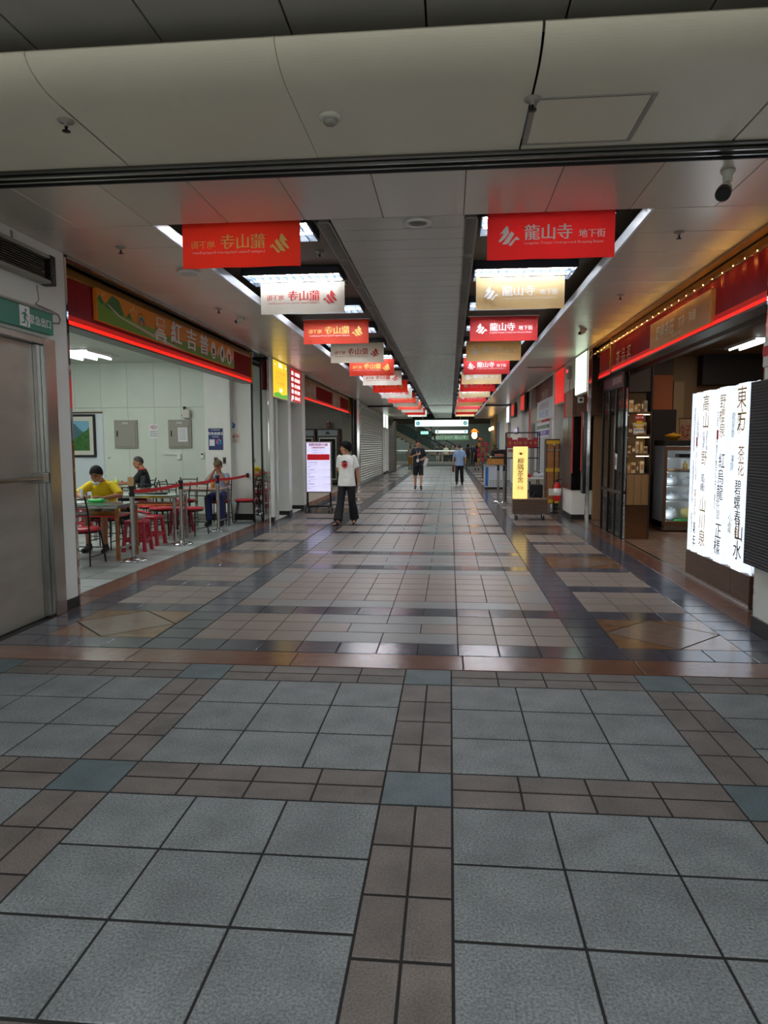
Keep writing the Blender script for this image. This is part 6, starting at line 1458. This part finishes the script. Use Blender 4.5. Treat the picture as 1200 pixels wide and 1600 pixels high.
# the man walking away in light blue
t, J, MH = person('grey-haired man in a pale blue shirt walking away down the corridor', (.38, 27.3, 0), pi, 1.60,
    dict(elR=(-.24, .05, 1.03), wrR=(-.24, -.05, .82), elL=(.24, .05, 1.02), wrL=(.25, .0, .80), knR=(-.09, -.05, .45), anR=(-.11, -.12, .085), toeR=(-.12, -.27, .03), knL=(.10, .02, .45), anL=(.10, .15, .12), toeL=(.11, .02, .035)),
    cloth('pale_blue_shirt', (150, 178, 214)), .8, cloth('black_trousers', (24, 24, 28)), 1.95, mat('black_shoe', (22, 22, 24), .4), hairm=HAIRG, res=.014, hem=-.2)
t = thing('hand_bag', 'small dark red bag carried by the man in pale blue', 'bag', (.13, 27.3, .50)); MB().box(-.03, .06, -.06, .06, 0, .25, .02).build('bag_body', mat('dark_red_bag', (120, 40, 44), .6), t); MB().tube([(0, -.04, .24), (.01, 0, .31), (0, .04, .24)], .006, 6).build('strap', W['blk'], t)
# the diners
def seated(label, loc, rz, arms, neck, head, top, bottom, leg, hair, hairm, look, sleeve=.9, skin=None, H=1.66, shoes=None, knees=None, res=.010, fat=1.08):
    P = dict(pel=(0, .02, .60), neck=neck, head=head)
    nx, ny, nz = neck
    for s, n in ((-1, 'R'), (1, 'L')):
        P['sh'+n] = (nx+s*.152, ny+.005, nz-.055); P['hip'+n] = (s*.09, 0, .575); P['kn'+n] = (s*.12, -.41, .52); P['an'+n] = (s*.12, -.36, .09); P['toe'+n] = (s*.14, -.51, .035)
    P.update(arms)
    return person(label, loc, rz, H, P, top, sleeve, bottom, leg, shoes or mat('black_shoe', (22, 22, 24), .4), hair, hairm, look, skin or SKIN2, res, hem=-.10, fat=fat)
t, J, MH = seated('seated man in a bright yellow shirt bent over the near restaurant table', (-5.10, 9.95, 0), .12,
    dict(elR=(-.30, -.28, .83), wrR=(-.14, -.50, .80), handR=(-.06, -.56, .80), elL=(.31, -.27, .82), wrL=(.14, -.46, .785), handL=(.02, -.50, .79), anR=(-.16, -.30, .09), toeR=(-.18, -.44, .035), anL=(.10, -.36, .09), toeL=(.13, -.52, .035)),
    (0, -.16, 1.02), (-.02, -.27, 1.115), cloth('yellow_shirt', (236, 204, 20)), cloth('olive_shorts', (66, 58, 38)), 1.0, 'short', mat('dark_grey_hair', (36, 34, 34), .7, spec=.15, bump=.5, bscale=90, var=.4, vscale=60), (-.1, .42), sleeve=.95)
MB(MH).ell((0, -.075, -.10), (.06, .035, .03), 12, 8).build('face_mask', W['white'], t); MB(MH).tube([(-.055, -.06, -.085), (-.078, -.01, -.02)], .003, 5).tube([(.055, -.06, -.085), (.078, -.01, -.02)], .003, 5).build('mask_loop', W['white'], t)
t = thing('tissue', 'white tissue held up by the man in yellow', 'tissue', (-5.17, 9.40, .80)); mb = MB().ell((0, 0, .05), (.02, .018, .06), 10, 8).ell((.012, -.01, .1), (.022, .014, .03), 8, 6); link('crumple', voxel(mb, .006), W['paper'], t); MB(Rx(.3)).box(-.02, .02, -.004, .004, .08, .14, .002).build('corner', W['paper'], t)
seated('seated man in a black shirt with a red collar looking down in profile', (-6.02, 13.32, 0), -pi/2+.3,
    dict(elR=(-.24, -.16, .83), wrR=(-.10, -.38, .80), elL=(.26, -.16, .83), wrL=(.12, -.40, .80)),
    (0, -.03, 1.08), (0, -.10, 1.20), cloth('black_shirt', (24, 24, 28)), cloth('dark_trousers', (34, 34, 40)), 1.95, 'thin', mat('thin_grey_hair', (60, 52, 48), .6, var=.3, vscale=60), (.1, .32), sleeve=.95, res=.012)
bpy.data.objects[[o.name for o in COL.objects if o.get('label', '').startswith('seated man in a black')][0]]
tb = [o for o in COL.objects if o.get('label', '').startswith('seated man in a black')][0]
MB().lathe([(.075, 1.055), (.085, 1.05), (.082, 1.085), (.072, 1.09)], 18, c=(0, -.03, 0)).build('collar', mat('red_collar', (206, 40, 44), .7), tb)
seated('seated man in an olive cap and pale shirt, hands clasped before his mouth', (-4.50, 13.38, 0), .05,
    dict(elR=(-.17, -.24, .85), wrR=(-.06, -.20, 1.03), handR=(-.015, -.19, 1.10), elL=(.21, -.25, .82), wrL=(.07, -.24, .98), handL=(.02, -.21, 1.06)),
    (0, -.05, 1.00), (0, -.10, 1.13), cloth('pale_grey_blue_shirt', (160, 166, 186)), cloth('blue_jeans', (36, 50, 96)), 1.95, 'cap', HAIRG, (.05, .12), sleeve=.95, res=.011)

# small figures in and before the hall
FAR = [
    ('woman in a cream blouse and mustard trousers walking at the end of the corridor', -2.62, 47.0, .6, 1.55, (214, 196, 176), .8, (206, 150, 30), 1.4, 'thin', (110, 80, 60)),
    ('person in black with bare arms standing beside the man in pale blue', 1.35, 52.5, 2.8, 1.66, (40, 34, 36), .3, (86, 76, 60), 1.9, 'long', None),
    ('person in dark blue by the end wall with head bent', 1.75, 52.8, .4, 1.70, (44, 50, 76), .8, (60, 60, 70), 1.9, 'short', None),
    ('person in black top and dark skirt before the charm stand', 1.72, 44.6, pi, 1.55, (28, 28, 32), .6, (26, 26, 30), .9, 'long', None),
    ('person in a pale top behind the railing, next to the escalator foot', -.3, 58.6, .2, 1.62, (196, 186, 160), .7, (40, 42, 50), 1.9, 'short', None),
    ('person in a black top and pale skirt behind the railing', -1.0, 58.9, -.4, 1.6, (40, 40, 44), .7, (196, 190, 180), 1.4, 'long', None),
    ('person in olive shirt behind the railing near its post', .25, 59.5, .5, 1.66, (110, 104, 76), .8, (40, 42, 50), 1.9, 'short', None),
    ('person in white behind the railing at the corridor edge', .9, 59.8, .1, 1.6, (206, 208, 206), .8, (60, 66, 84), 1.9, 'short', None),
    ('person in grey behind the railing close to the man in pale blue', .62, 58.4, -.2, 1.64, (120, 118, 120), .8, (34, 34, 40), 1.9, 'short', None)]
for lab, x, y, a, H, tc, sl, bc, lg, hr, hc in FAR:
    person(lab, (x, y, 0 if y < 57 else 0), a, H, {}, mat('top_'+'_'.join(map(str, tc)), tc, .8), sl, mat('bottom_'+'_'.join(map(str, bc)), bc, .8), lg, MATS['black_shoe'], hr, mat('hair_far', hc, .6) if hc else None, res=.019)
for i, (u, E_, lab, tc, bc) in enumerate(((.18, 0, 'person in white on the lowest steps of the front escalator', (200, 200, 196), (60, 56, 50)), (.34, 0, 'person in green on the front escalator, middle steps', (96, 120, 90), (40, 42, 48)), (.52, 0, 'person in a pale top with bare arms higher on the front escalator', (204, 196, 180), (70, 60, 60)),
     (.16, 1, 'person in black on the lowest steps of the rear escalator', (36, 36, 40), (120, 110, 96)), (.24, 1, 'person in brown on the rear escalator steps', (120, 90, 70), (40, 40, 46)), (.34, 1, 'person in grey with a bag on the rear escalator steps', (130, 128, 126), (50, 50, 56)), (.80, 0, 'person in pale blue near the top of the front escalator', (150, 164, 190), (60, 66, 84)))):
    x = (.2 if E_ == 0 else 1.4)-9.7*u; z = .1+5.2*u; kk = int(u*26)
    x = (.2 if E_ == 0 else 1.4)-9.7*(kk+.5)/26; z = .1+5.2*kk/26
    person(lab, (x, 62 if E_ == 0 else 66, z+.0), pi/2+.3, 1.64, {}, mat('top_'+'_'.join(map(str, tc)), tc, .8), .8, mat('bottom_'+'_'.join(map(str, bc)), bc, .8), 1.9, MATS['black_shoe'], 'short', None, res=.02)
bpy.data.scenes.remove(TMP)
